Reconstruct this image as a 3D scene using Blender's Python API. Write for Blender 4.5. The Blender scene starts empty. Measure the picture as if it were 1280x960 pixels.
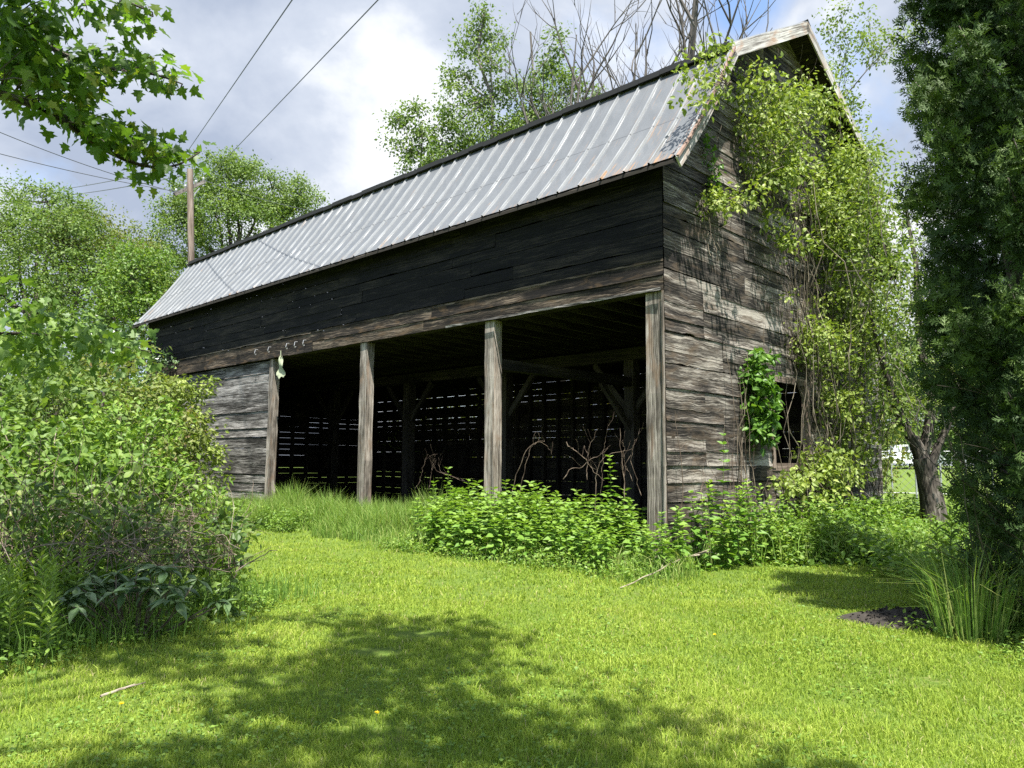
import bpy, math, random
import numpy as np
from mathutils import Matrix, Vector
R = np.random.default_rng(7)
SC = bpy.context.scene
COL = SC.collection
PI = math.pi

# ------------------------------------------------------------------ camera
F, PITCH, ROLL, CZ = 963.9, 0.1018, -0.0063, 1.5
cam_d = bpy.data.cameras.new('camera'); cam = bpy.data.objects.new('camera', cam_d); COL.objects.link(cam)
cam_d.sensor_width = 36; cam_d.lens = F/1280*36; cam_d.clip_start = 0.05; cam_d.clip_end = 5000
CM = Matrix.Translation((0, 0, CZ)) @ Matrix.Rotation(PI/2+PITCH, 4, 'X') @ Matrix.Rotation(-ROLL, 4, 'Z')
cam.matrix_world = CM
SC.camera = cam
CR = np.array(CM.to_3x3())

def ray(px, py):
    return CR @ np.array([(px-640)/F, (480-py)/F, -1.0])
def at(px, py, Y):                       # point seen at a photo position, Y metres ahead
    d = ray(px, py); return np.array([0, 0, CZ]) + d*(Y/d[1])
def gz(x, y):                            # terrain height
    x = np.asarray(x, float); y = np.asarray(y, float)
    t = np.clip((y-24)/34, 0, 1); s = np.clip((x-10)/10, 0, 1)
    n = 0.02*np.sin(x*.9+1)*np.sin(y*.7) + 0.015*np.sin(x*2.1+y*1.3)
    return 1.25*(t*t*(3-2*t))*s + n
def ground_at(px, py):
    d = ray(px, py); k = CZ/-d[2]; return np.array([d[0]*k, d[1]*k])

# barn frame: local x = along the gable (away, right), local y = along the front (away, left)
YAW, BX, BY = 0.803, 2.3162, 11.6
DV = np.array([math.cos(YAW), math.sin(YAW)]); DU = np.array([-math.sin(YAW), math.cos(YAW)])
def b2w(x, y): return np.array([BX, BY]) + x*DV + y*DU
def on_gable(px, py, y0=0.0):            # local (x, z) on the plane local y = y0
    d = ray(px, py); n = DU
    k = (np.dot(np.array([BX, BY]), n) + y0)/np.dot(d[:2], n)
    p = d[:2]*k - np.array([BX, BY]); return np.dot(p, DV), CZ + d[2]*k

SUN_EL = math.radians(66); SH = np.array([0.2, -0.98]); SH = SH/np.linalg.norm(SH)

# ------------------------------------------------------------------ mesh tools
class G:
    def __init__(s): s.v = []; s.f = {3: [], 4: []}; s.r = []; s.u = []; s.n = 0
    def add(s, V, Fs, r=0.5, uv=None):
        V = np.asarray(V, float).reshape(-1, 3); m = len(V)
        s.v.append(V)
        for Fa in (Fs if isinstance(Fs, (list, tuple)) and len(Fs) and isinstance(Fs[0], np.ndarray) else [np.asarray(Fs)]):
            if len(Fa): s.f[Fa.shape[1]].append(Fa + s.n)
        s.r.append(np.broadcast_to(np.asarray(r, float), (m,)).copy())
        s.u.append(np.zeros((m, 2)) if uv is None else np.asarray(uv, float).reshape(-1, 2))
        s.n += m
    def grid(s, P, r=0.5, uv=None, flip=False):
        P = np.asarray(P, float); a, b = P.shape[:2]
        i = np.arange(a*b).reshape(a, b)
        q = np.stack([i[:-1, :-1], i[1:, :-1], i[1:, 1:], i[:-1, 1:]], -1).reshape(-1, 4)
        if flip: q = q[:, ::-1]
        s.add(P.reshape(-1, 3), q, r, None if uv is None else np.asarray(uv).reshape(-1, 2))
    def box(s, lo, hi, r=None, jit=0.0):
        lo = np.array(lo, float); hi = np.array(hi, float)
        V = np.array([[(lo, hi)[i][0], (lo, hi)[j][1], (lo, hi)[k][2]] for i in (0, 1) for j in (0, 1) for k in (0, 1)])
        if jit: V = V + R.uniform(-jit, jit, V.shape)
        s.hexa(V, R.random() if r is None else r)
    def hexa(s, V, r=0.5):
        fs = np.array([[0, 1, 3, 2], [4, 6, 7, 5], [0, 4, 5, 1], [2, 3, 7, 6], [0, 2, 6, 4], [1, 5, 7, 3]])
        ext = V.max(0)-V.min(0); long = int(np.argmax(ext)); o = R.uniform(0, 50, 2)
        oth = [k for k in range(3) if k != long]
        W, U, FF = [], [], []
        for k, f in enumerate(fs):
            p = V[f]; W.append(p); FF.append(np.arange(4)+4*k)
            U.append(np.stack([p[:, long]+o[0], p[:, oth[0]]+p[:, oth[1]]+o[1]], 1))
        s.add(np.concatenate(W), np.array(FF), r, np.concatenate(U))
    def beam(s, a, b, w, h, r=None, seg=1, wob=0.0, up=(0, 0, 1)):     # rectangular timber from a to b
        a = np.array(a, float); b = np.array(b, float); t = (b-a); L = np.linalg.norm(t); t /= L
        up = np.array(up, float)
        if abs(np.dot(up, t)) > .95: up = np.array([1., 0, 0])
        sd = np.cross(t, up); sd /= np.linalg.norm(sd); u2 = np.cross(sd, t)
        r = R.random() if r is None else r; o = R.uniform(0, 50, 2)
        cs = [(-1, -1), (1, -1), (1, 1), (-1, 1)]
        P = []; 
        for i in range(seg+1):
            c = a + t*L*i/seg
            j = R.uniform(-wob, wob, (4, 2))
            P.append([c + sd*(cs[k][0]*w/2 + j[k][0]) + u2*(cs[k][1]*h/2 + j[k][1]) for k in range(4)])
        P = np.array(P)
        for k in range(4):
            k2 = (k+1) % 4
            uv = [[(L*i/seg+o[0], o[1]+k*.4+q*(w if k % 2 == 0 else h)) for q in (0, 1)] for i in range(seg+1)]
            s.grid(np.stack([P[:, k], P[:, k2]], 1), r, uv, flip=True)
        for e in (0, -1):
            s.add(P[e], np.array([[0, 1, 2, 3]]) if e else np.array([[3, 2, 1, 0]]), r, np.zeros((4, 2)) + o)
    def tube(s, P, rad, k=6, r=0.5, cap=True):
        P = np.asarray(P, float); n = len(P); rad = np.broadcast_to(np.asarray(rad, float), (n,))
        t = np.gradient(P, axis=0); t /= np.linalg.norm(t, axis=1)[:, None]+1e-9
        ref = np.array([0.31, 0.95, 0.05]) if abs(t[:, 1]).mean() < .8 else np.array([1., .1, 0])
        a = np.cross(t, ref); a /= np.linalg.norm(a, axis=1)[:, None]+1e-9
        b = np.cross(t, a); th = np.arange(k)*2*PI/k
        V = P[:, None] + rad[:, None, None]*(np.cos(th)[None, :, None]*a[:, None] + np.sin(th)[None, :, None]*b[:, None])
        i = np.arange(n*k).reshape(n, k); j = np.roll(i, -1, 1)
        q = np.stack([i[:-1], j[:-1], j[1:], i[1:]], -1).reshape(-1, 4)
        L = np.concatenate([[0], np.cumsum(np.linalg.norm(np.diff(P, axis=0), axis=1))])
        uv = np.stack([np.broadcast_to(L[:, None], (n, k)), np.broadcast_to(th[None]*rad.max(), (n, k))], -1)
        fs = [q]
        if cap and k == 4: fs.append(i[-1:].copy())
        s.add(V.reshape(-1, 3), fs, r, uv.reshape(-1, 2))
        if cap and k > 4:
            c = np.vstack([V[-1], P[-1:]]); s.add(c, np.stack([np.arange(k), (np.arange(k)+1) % k, np.full(k, k)], 1), r)
    def build(s, name, mat=None, parent=None, smooth=False):
        me = bpy.data.meshes.new(name)
        V = np.concatenate(s.v) if s.v else np.zeros((0, 3))
        tri = np.concatenate(s.f[3]) if s.f[3] else np.zeros((0, 3), int)
        qd = np.concatenate(s.f[4]) if s.f[4] else np.zeros((0, 4), int)
        me.vertices.add(len(V)); me.vertices.foreach_set('co', V.astype(np.float32).ravel())
        li = np.concatenate([tri.ravel(), qd.ravel()]).astype(np.int32)
        me.loops.add(len(li)); me.loops.foreach_set('vertex_index', li)
        me.polygons.add(len(tri)+len(qd))
        st = np.concatenate([np.arange(len(tri))*3, len(tri)*3 + np.arange(len(qd))*4]).astype(np.int32)
        me.polygons.foreach_set('loop_start', st)
        me.polygons.foreach_set('use_smooth', np.full(len(st), bool(smooth)))
        me.update(calc_edges=True)
        a = me.attributes.new('rnd', 'FLOAT', 'POINT'); a.data.foreach_set('value', np.concatenate(s.r).astype(np.float32))
        uv = me.uv_layers.new(name='UVMap'); uu = np.concatenate(s.u)[li]
        uv.data.foreach_set('uv', uu.astype(np.float32).ravel())
        me.validate()
        o = bpy.data.objects.new(name, me); COL.objects.link(o)
        if mat: me.materials.append(mat)
        if parent: o.parent = parent
        return o

def tag(o, label=None, cat=None, group=None, kind=None):
    if label: o['label'] = label
    if cat: o['category'] = cat
    if group: o['group'] = group
    if kind: o['kind'] = kind
    return o
def thing(name, label, cat, loc=(0, 0, 0), rz=0, group=None):
    o = bpy.data.objects.new(name, None); COL.objects.link(o); o.location = [float(c) for c in loc]; o.rotation_euler = (0, 0, rz)
    o.empty_display_size = .2
    return tag(o, label, cat, group)
def dup(root, loc, rz=0, sc=1, label=None):
    c = root.copy(); COL.objects.link(c); c.location = [float(q) for q in loc]; c.rotation_euler = (0, 0, rz); c.scale = (sc, sc, sc)
    if label: c['label'] = label
    for ch in list(root.children):
        d = ch.copy(); COL.objects.link(d); d.parent = c
        for g in list(ch.children):
            e = g.copy(); COL.objects.link(e); e.parent = d
    return c

# ------------------------------------------------------------------ materials
class N:
    def __init__(s, name):
        s.m = bpy.data.materials.new(name); s.m.use_nodes = True; s.t = s.m.node_tree; s.t.nodes.clear()
        s.out = s.n('ShaderNodeOutputMaterial')
    def n(s, typ, ins=None, **kw):
        d = s.t.nodes.new(typ)
        for k, v in kw.items(): setattr(d, k, v)
        for k, v in (ins or {}).items():
            if hasattr(v, 'is_output'): s.t.links.new(v, d.inputs[k])
            else: d.inputs[k].default_value = v
        return d
    def ramp(s, fac, stops, interp='LINEAR'):
        d = s.n('ShaderNodeValToRGB', {'Fac': fac}); d.color_ramp.interpolation = interp
        e = d.color_ramp.elements
        while len(e) < len(stops): e.new(0.5)
        for q, (p, c) in zip(e, stops): q.position = p; q.color = (*c, 1) if len(c) == 3 else c
        return d.outputs['Color']
    def mix(s, f, a, b, mode='MIX'):
        d = s.n('ShaderNodeMix', data_type='RGBA', blend_type=mode)
        for k, v in ((0, f), (6, a), (7, b)):
            if hasattr(v, 'is_output'): s.t.links.new(v, d.inputs[k])
            else: d.inputs[k].default_value = v if k == 0 else (*v, 1)
        return d.outputs[2]
    def math(s, op, a, b=0.0):
        d = s.n('ShaderNodeMath', operation=op)
        for k, v in ((0, a), (1, b)):
            if hasattr(v, 'is_output'): s.t.links.new(v, d.inputs[k])
            else: d.inputs[k].default_value = v
        return d.outputs[0]
    def noise(s, vec, scale, detail=4, rough=.6, dist=0.0):
        ins = {'Scale': scale, 'Detail': detail, 'Roughness': rough, 'Distortion': dist}
        if vec is not None: ins['Vector'] = vec
        return s.n('ShaderNodeTexNoise', ins).outputs['Fac']
    def attr(s, nm='rnd'): return s.n('ShaderNodeAttribute', attribute_name=nm).outputs['Fac']
    def surf(s, sh): s.t.links.new(sh, s.out.inputs['Surface']); return s.m
    def uv(s, sx, sy, off=None):
        u = s.n('ShaderNodeTexCoord').outputs['UV']
        if off is not None:
            cb = s.n('ShaderNodeCombineXYZ', {'X': s.math('MULTIPLY', off, 37.0), 'Y': s.math('MULTIPLY', off, 91.0)}).outputs[0]
            u = s.n('ShaderNodeVectorMath', {0: u, 1: cb}, operation='ADD').outputs[0]
        return s.n('ShaderNodeMapping', {'Vector': u, 'Scale': (sx, sy, 1)}).outputs[0]

def leaf_mat(name, stops, rough=.5, trans=.36, spec=.35, tint=(1.15, 1.2, .5)):
    k = N(name); r = k.attr()
    c = k.ramp(r, stops)
    p = k.n('ShaderNodeBsdfPrincipled', {'Base Color': c, 'Roughness': rough, 'Specular IOR Level': spec})
    tc = k.mix(1.0, c, tint, 'MULTIPLY')
    t = k.n('ShaderNodeBsdfTranslucent', {'Color': tc})
    return k.surf(k.n('ShaderNodeMixShader', {'Fac': trans, 1: p.outputs[0], 2: t.outputs[0]}).outputs[0])

def wood_mat(name, dark, mid, light, gain=1.0, streak=1.0, rough=.85, warm=None, sx=0.7, sy=16, bump=.5):
    k = N(name); r = k.attr()
    u0 = k.uv(1, 1, r); wn = k.n('ShaderNodeTexNoise', {'Vector': k.n('ShaderNodeMapping', {'Vector': u0, 'Scale': (1.7, 3.6, 1)}).outputs[0], 'Scale': 1.0, 'Detail': 3, 'Roughness': .55}).outputs['Fac']
    wo = k.n('ShaderNodeCombineXYZ', {'Y': k.math('MULTIPLY', k.math('SUBTRACT', wn, .5), 0.115*streak)}).outputs[0]
    u1 = k.n('ShaderNodeVectorMath', {0: u0, 1: wo}, operation='ADD').outputs[0]
    v = k.n('ShaderNodeMapping', {'Vector': u1, 'Scale': (sx*.6, sy*1.15, 1)}).outputs[0]; v2 = k.uv(.45, 1.6, r); v3 = k.uv(3.0, 60, r)
    g = k.noise(v, 2.2, 8, .66, .5*streak)
    fine = k.noise(v3, 2.0, 3, .6, .3)
    pat = k.noise(v2, 1.7, 5, .6, .5)
    f = k.math('ADD', k.math('MULTIPLY', g, .62), k.math('MULTIPLY', fine, .2))
    f = k.math('ADD', f, k.math('MULTIPLY', k.math('SUBTRACT', pat, .5), .42))
    f = k.math('ADD', f, k.math('MULTIPLY', k.math('SUBTRACT', r, .5), .10))
    fb = k.math('ADD', k.math('MULTIPLY', g, .62), k.math('MULTIPLY', fine, .2))
    c = k.ramp(f, [(.33, dark), (.42, mid), (.52, light)])
    if warm:
        w = k.noise(v2, 3.1, 4, .6, 1.0)
        c = k.mix(k.ramp(w, [(.52, (0, 0, 0)), (.68, (1, 1, 1))]), c, k.mix(.65, c, warm))
    if gain != 1: c = k.mix(1.0, c, (gain, gain, gain), 'MULTIPLY')
    b = k.n('ShaderNodeBump', {'Height': fb, 'Strength': bump, 'Distance': .012})
    p = k.n('ShaderNodeBsdfPrincipled', {'Base Color': c, 'Roughness': rough, 'Normal': b.outputs[0], 'Specular IOR Level': .2})
    return k.surf(p.outputs[0])
def plain(name, col, rough=.6, metal=0, var=.15, scale=6):
    k = N(name); tc = k.n('ShaderNodeTexCoord').outputs['Object']
    f = k.noise(tc, scale, 4)
    c = k.mix(f, [q*(1-var) for q in col], [min(1, q*(1+var)) for q in col])
    return k.surf(k.n('ShaderNodeBsdfPrincipled', {'Base Color': c, 'Roughness': rough, 'Metallic': metal}).outputs[0])

M = {}
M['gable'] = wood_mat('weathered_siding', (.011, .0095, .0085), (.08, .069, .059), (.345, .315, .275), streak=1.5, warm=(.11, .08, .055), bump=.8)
M['front'] = wood_mat('eave_shade_siding', (.0025, .0026, .0034), (.0065, .0064, .0068), (.032, .027, .022), streak=1.2)  # near-black base colour carries the shade under the eave
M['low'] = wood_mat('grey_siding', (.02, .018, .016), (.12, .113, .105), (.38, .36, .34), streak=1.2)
M['header'] = wood_mat('sunlit_header_siding', (.007, .006, .0055), (.032, .026, .02), (.17, .135, .1), streak=1.4, warm=(.1, .065, .035), bump=.8)  # same wall in lighter brown: sun on the lowest boards put into colour
M['post'] = wood_mat('post_timber', (.06, .052, .043), (.27, .24, .205), (.5, .46, .41), streak=.5, sx=.5, sy=22, warm=(.2, .135, .09))
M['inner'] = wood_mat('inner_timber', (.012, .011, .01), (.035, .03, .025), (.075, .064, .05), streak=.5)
M['rake'] = wood_mat('rake_timber', (.12, .105, .095), (.36, .34, .32), (.6, .58, .55), streak=.4, warm=(.3, .16, .09))
M['bark'] = wood_mat('bark', (.02, .017, .014), (.085, .073, .06), (.2, .18, .155), sx=3, sy=9, bump=.9)
M['greybark'] = wood_mat('grey_bark', (.06, .052, .047), (.16, .145, .132), (.3, .28, .26), sx=3, sy=9, bump=.6)
M['deadbark'] = wood_mat('dead_bark', (.035, .031, .028), (.085, .077, .07), (.17, .155, .145), sx=3, sy=9, bump=.6)
M['cane'] = wood_mat('dead_cane', (.12, .095, .07), (.27, .225, .175), (.46, .41, .34), sx=4, sy=10, bump=.3)
M['stem'] = wood_mat('green_stem', (.06, .08, .02), (.11, .15, .04), (.2, .23, .08), sx=3, sy=8, bump=.2)
M['vinestem'] = wood_mat('vine_stem', (.06, .048, .035), (.16, .135, .1), (.31, .27, .2), sx=3, sy=8, bump=.4)
M['pole'] = wood_mat('pole_timber', (.1, .075, .058), (.2, .155, .125), (.31, .255, .215), sx=.6, sy=18, bump=.4)
M['black'] = plain('black_fascia', (.012, .012, .013), .8)
M['wire'] = plain('wire', (.09, .095, .11), .5)
M['rag'] = plain('rag_cloth', (.3, .33, .22), .9, 0, .35, 20)
M['white'] = plain('white_paint', (.78, .79, .8), .3)
M['glass'] = plain('dark_glass', (.02, .024, .03), .08)
M['tyre'] = plain('tyre_rubber', (.02, .02, .02), .8)
M['galv'] = plain('galvanised', (.4, .41, .42), .45, .6)
M['yellow'] = plain('dandelion_yellow', (.85, .66, .02), .6)
M['stone'] = plain('field_stone', (.3, .29, .27), .9, 0, .5, 3)
M['asphalt'] = plain('pale_road', (.3, .3, .29), .9)
M['soil'] = plain('dark_soil', (.028, .023, .018), .95, 0, .6, 9)

def roof_mat():
    k = N('galvanised_roof'); r = k.attr(); tc = k.n('ShaderNodeTexCoord').outputs['Object']
    u = k.n('ShaderNodeTexCoord').outputs['UV']
    sp = k.n('ShaderNodeMapping', {'Vector': u, 'Scale': (5.5, .55, 1)}).outputs[0]
    st = k.noise(sp, 2.2, 6, .65, .3)
    f = k.noise(tc, .9, 5, .6, .4)
    c = k.mix(f, (.105, .113, .122), (.17, .18, .19))
    c = k.mix(k.math('MULTIPLY', st, .55), c, (.145, .155, .165))
    c = k.mix(k.math('MULTIPLY', k.math('MINIMUM', r, .7), .5), c, (.1, .112, .128))
    c = k.mix(k.ramp(r, [(.8, (0, 0, 0)), (.98, (1, 1, 1))]), c, (.27, .28, .285))  # ribs painted lighter for the sun and sky their sides catch
    # rust: streaks that begin at seams, denser near the eave and toward the near gable end
    s2 = k.n('ShaderNodeSeparateXYZ', {0: u})
    near = k.math('MAXIMUM', k.math('SUBTRACT', 1.0, k.math('DIVIDE', s2.outputs[0], 3.2)), 0.0)
    eave = k.math('MAXIMUM', k.math('SUBTRACT', 1.0, k.math('DIVIDE', s2.outputs[1], .28)), 0.0)
    sp2 = k.n('ShaderNodeMapping', {'Vector': u, 'Scale': (9, .8, 1)}).outputs[0]
    rn = k.noise(sp2, 1.6, 6, .7, .8)
    w = k.math('ADD', k.math('MULTIPLY', near, .06), k.math('MULTIPLY', eave, .08))
    rf = k.ramp(k.math('ADD', rn, w), [(.62, (0, 0, 0)), (.74, (1, 1, 1))])
    rust = k.mix(k.noise(tc, 14, 4), (.2, .1, .04), (.34, .2, .09))
    c = k.mix(k.math('MULTIPLY', rf, .8), c, rust)
    lapn = k.math('ABSOLUTE', k.math('SUBTRACT', k.math('ADD', s2.outputs[1], k.math('MULTIPLY', r, .03)), 1.32))
    c = k.mix(k.ramp(lapn, [(.006, (.8, .8, .8)), (.016, (0, 0, 0))]), c, (.05, .055, .06))
    dr = k.noise(k.n('ShaderNodeMapping', {'Vector': u, 'Scale': (14, .35, 1)}).outputs[0], 1.3, 5, .7, .4)
    c = k.mix(k.ramp(dr, [(.55, (0, 0, 0)), (.72, (.5, .5, .5))]), c, (.09, .085, .08))
    rg = k.math('ADD', .36, k.math('MULTIPLY', f, .25))
    mt = k.math('MULTIPLY', k.math('SUBTRACT', 1.0, rf), .3)
    b = k.n('ShaderNodeBump', {'Height': k.noise(tc, 2.5, 3), 'Strength': .25, 'Distance': .03})
    p = k.n('ShaderNodeBsdfPrincipled', {'Base Color': c, 'Roughness': rg, 'Metallic': mt, 'Normal': b.outputs[0]})
    return k.surf(p.outputs[0])
M['roof'] = roof_mat()

def ground_mat():
    k = N('lawn_ground'); tc = k.n('ShaderNodeTexCoord').outputs['Object']
    a = k.noise(tc, .6, 5, .6, .5); b = k.noise(tc, 22, 5, .7); c3 = k.noise(tc, 2.3, 5, .65, .3)
    c = k.mix(a, (.05, .095, .016), (.10, .16, .025))
    c = k.mix(k.ramp(b, [(.4, (0, 0, 0)), (.7, (1, 1, 1))]), c, (.14, .18, .04))
    c = k.mix(k.ramp(c3, [(.58, (0, 0, 0)), (.72, (.55, .55, .55))]), c, (.13, .11, .055))
    bp = k.n('ShaderNodeBump', {'Height': b, 'Strength': .8, 'Distance': .03})
    return k.surf(k.n('ShaderNodeBsdfPrincipled', {'Base Color': c, 'Roughness': .95, 'Normal': bp.outputs[0], 'Specular IOR Level': .1}).outputs[0])
M['ground'] = ground_mat()
M['lawn'] = leaf_mat('lawn_blades', [(0, (0.12, 0.2, 0.026)), (0.5, (0.25, 0.345, 0.044)), (0.85, (0.35, 0.42, 0.075)), (1, (0.44, 0.4, 0.19))], .6, .38, .2)
M['tall'] = leaf_mat('tall_grass_blades', [(0, (0.1, 0.19, 0.035)), (0.6, (0.2, 0.33, 0.06)), (1, (0.36, 0.4, 0.13))], .5, .4, .3)
M['nettle'] = leaf_mat('nettle_leaves', [(0, (0.075, 0.163, 0.025)), (0.5, (0.125, 0.25, 0.037)), (1, (0.237, 0.35, 0.062))], .5, .35)
M['bgleaf'] = leaf_mat('tree_leaves', [(0, (0.06, 0.115, 0.024)), (0.5, (0.13, 0.205, 0.045)), (1, (0.23, 0.3, 0.085))], .55, .4)
M['olive'] = leaf_mat('olive_leaves', [(0, (0.085, 0.125, 0.03)), (0.55, (0.165, 0.205, 0.05)), (0.85, (0.23, 0.25, 0.075)), (1, (0.25, 0.16, 0.08))], .55, .4)
M['maple'] = leaf_mat('maple_leaves', [(0, (0.06, 0.125, 0.02)), (0.7, (0.11, 0.2, 0.03)), (0.95, (0.21, 0.24, 0.035)), (1, (0.26, 0.17, 0.04))], .45, .62, .4)
M['vine'] = leaf_mat('vine_leaves', [(0, (0.11, 0.165, 0.028)), (0.5, (0.21, 0.285, 0.055)), (1, (0.36, 0.41, 0.12))], .5, .35)
M['ivy'] = leaf_mat('ivy_leaves', [(0, (0.055, 0.132, 0.02)), (0.6, (0.099, 0.209, 0.028)), (1, (0.165, 0.286, 0.044))], .45, .35)
M['pale'] = leaf_mat('pale_leaves', [(0, (0.09, 0.145, 0.03)), (0.6, (0.17, 0.24, 0.055)), (1, (0.27, 0.32, 0.1))], .55, .42)
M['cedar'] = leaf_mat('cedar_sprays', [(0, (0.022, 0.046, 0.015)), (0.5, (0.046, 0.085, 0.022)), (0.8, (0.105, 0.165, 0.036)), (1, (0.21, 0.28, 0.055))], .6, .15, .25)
M['shrub'] = leaf_mat('shrub_leaves', [(0, (0.066, 0.132, 0.022)), (0.5, (0.12, 0.21, 0.034)), (1, (0.228, 0.312, 0.072))], .5, .38)
M['dark'] = leaf_mat('dark_leaves', [(0, (0.04, 0.08, 0.028)), (0.6, (0.07, 0.125, 0.045)), (1, (0.14, 0.2, 0.08))], .35, .2, .5)
M['rhodo'] = leaf_mat('rhododendron_leaves', [(0, (0.045, 0.09, 0.032)), (0.6, (0.085, 0.145, 0.05)), (1, (0.17, 0.23, 0.1))], .4, .15, .5)
M['thicket'] = leaf_mat('thicket_leaves', [(0, (.035, .07, .016)), (.5, (.075, .135, .026)), (.85, (.14, .2, .045)), (1, (.22, .26, .07))], .5, .33)
M['browncane'] = wood_mat('brown_cane', (.05, .036, .026), (.13, .098, .072), (.27, .225, .18), sx=4, sy=10, bump=.3)
M['herb'] = leaf_mat('herb_leaves', [(0, (0.07, 0.145, 0.022)), (0.5, (0.14, 0.245, 0.035)), (1, (0.26, 0.35, 0.065))], .5, .35)

# ------------------------------------------------------------------ leaf templates (x side, y along, z normal)
def T_rhomb(w=.32): return np.array([[0, 0, 0], [w, .42, .1], [0, 1, -.05], [-w, .42, .1]]), [np.array([[0, 1, 2], [0, 2, 3]])]
def T_ovate(w=.3):
    v = [[0, 0, 0], [w*.8, .22, .07], [w, .45, .08], [w*.45, .78, .03], [0, 1, -.08], [-w*.45, .78, .03], [-w, .45, .08], [-w*.8, .22, .07], [0, .5, 0]]
    f = [[8, i, i+1] for i in range(0, 7)] + [[8, 7, 0]]
    return np.array(v), [np.array(f)]
def T_maple():
    o = [(0, 0), (.16, -.02), (.36, .0), (.27, .16), (.55, .3), (.34, .38), (.3, .5), (.14, .52), (.17, .74), (0, 1)]
    o = o + [(-x, y) for x, y in o[-2:0:-1]]
    v = [[x, y, .1*abs(x)-.05*y*y] for x, y in o] + [[0, .35, 0]]; n = len(o)
    return np.array(v), [np.array([[n, i, (i+1) % n] for i in range(n)])]
def T_spray():                                        # flat cedar spray of small scale-covered shoots
    V, Fq = [], []
    def sh(x, y, dx, dy, w):
        i = len(V); L = math.hypot(dx, dy); nx, ny = -dy/L*w, dx/L*w
        V.extend([[x-nx*.5, y-ny*.5, 0], [x+dx*.55-nx, y+dy*.55-ny, .03], [x+dx, y+dy, -.05], [x+dx*.55+nx, y+dy*.55+ny, .03]])
        Fq.append([i, i+1, i+2, i+3])
    sh(0, 0, .05, 1, .05)
    for y, l, s in ((.1, .5, 1), (.2, .55, -1), (.38, .5, 1), (.5, .42, -1), (.66, .3, 1), (.72, .25, -1)):
        sh(0, y, s*l*.55, l*.8, .05)
        if l > .45: sh(s*l*.3, y+l*.4, s*l*.45, l*.25, .045)
    return np.array(V), [np.array(Fq)]
RH, OV, MP, SP = T_rhomb(), T_ovate(), T_maple(), T_spray()
NARROW = T_ovate(.13)

def unit(a): return a/(np.linalg.norm(a, axis=-1, keepdims=True)+1e-9)
def rdir(n, rng=R): return unit(rng.normal(size=(n, 3)))
def leaves(g, T, pos, axis, nor, size, rnd):
    V, Fs = T; n = len(pos); k = len(V)
    axis = unit(axis); side = unit(np.cross(axis, nor)); nor = np.cross(side, axis)
    size = np.broadcast_to(np.asarray(size, float), (n,))
    P = pos[:, None] + size[:, None, None]*(V[None, :, 0, None]*side[:, None] + V[None, :, 1, None]*axis[:, None] + V[None, :, 2, None]*nor[:, None])
    off = (np.arange(n)*k)[:, None, None]
    g.add(P.reshape(-1, 3), [(f[None]+off).reshape(-1, f.shape[1]) for f in Fs], np.repeat(np.clip(rnd, 0, 1), k))
def clumps(g, T, centres, spread, per, size, rng, flat=.7, droop=.35, up=.6, out=None, crnd=None):
    """leaf clumps round the given centres"""
    n = len(centres); per = int(per)
    sp = np.broadcast_to(np.asarray(spread, float), (n,))
    d = rng.normal(size=(n, per, 3))*.55*sp[:, None, None]; d[..., 2] *= flat
    pos = (centres[:, None]+d).reshape(-1, 3)
    o = unit(d.reshape(-1, 3))
    ax = unit(o*.8 + rdir(n*per, rng)*.7 + np.array([0, 0, -droop]))
    nr = unit(np.array([0, 0, up*.7]) + rdir(n*per, rng)*.5 + o*.75)
    cr = rng.random(n) if crnd is None else crnd
    rn = np.repeat(cr, per)*.45 + rng.random(n*per)*.55
    leaves(g, T, pos, ax, nr, size*rng.uniform(.65, 1.25, n*per), rn)
def blades(g, pos, lean, length, width, rnd, curl=.35, face=None):
    """grass blades: base positions, horizontal lean vectors, lengths, widths"""
    n = len(pos); ld = lean
    th = R.uniform(0, 2*PI, n) if face is None else face
    sd = np.stack([np.cos(th), np.sin(th), np.zeros(n)], 1)*width[:, None]*.5
    up = np.array([0, 0, 1.])
    m = pos + up*length[:, None]*.55 + ld*length[:, None]*.28
    tip = pos + up*(length*(1-curl*np.linalg.norm(ld, axis=1)))[:, None] + ld*length[:, None]
    V = np.stack([pos-sd, pos+sd, m-sd*.8, m+sd*.8, tip], 1)
    o = (np.arange(n)*5)[:, None]
    g.add(V.reshape(-1, 3), [np.array([[0, 1, 3, 2]])+o, np.array([[2, 3, 4]])+o], np.repeat(np.clip(rnd, 0, 1), 5))

def curve(a, b, n=8, bow=0.0, wob=0.0, rng=R, dirn=None):
    a = np.array(a, float); b = np.array(b, float); t = np.linspace(0, 1, n)[:, None]
    d = rdir(1, rng)[0] if dirn is None else np.array(dirn, float)
    L = np.linalg.norm(b-a)
    P = a+(b-a)*t + d*bow*L*np.sin(PI*t)
    w = np.cumsum(rng.normal(size=(n, 3)), 0)*wob*L/n; w -= t*w[-1]; w[0] = 0
    return P+w

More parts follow.
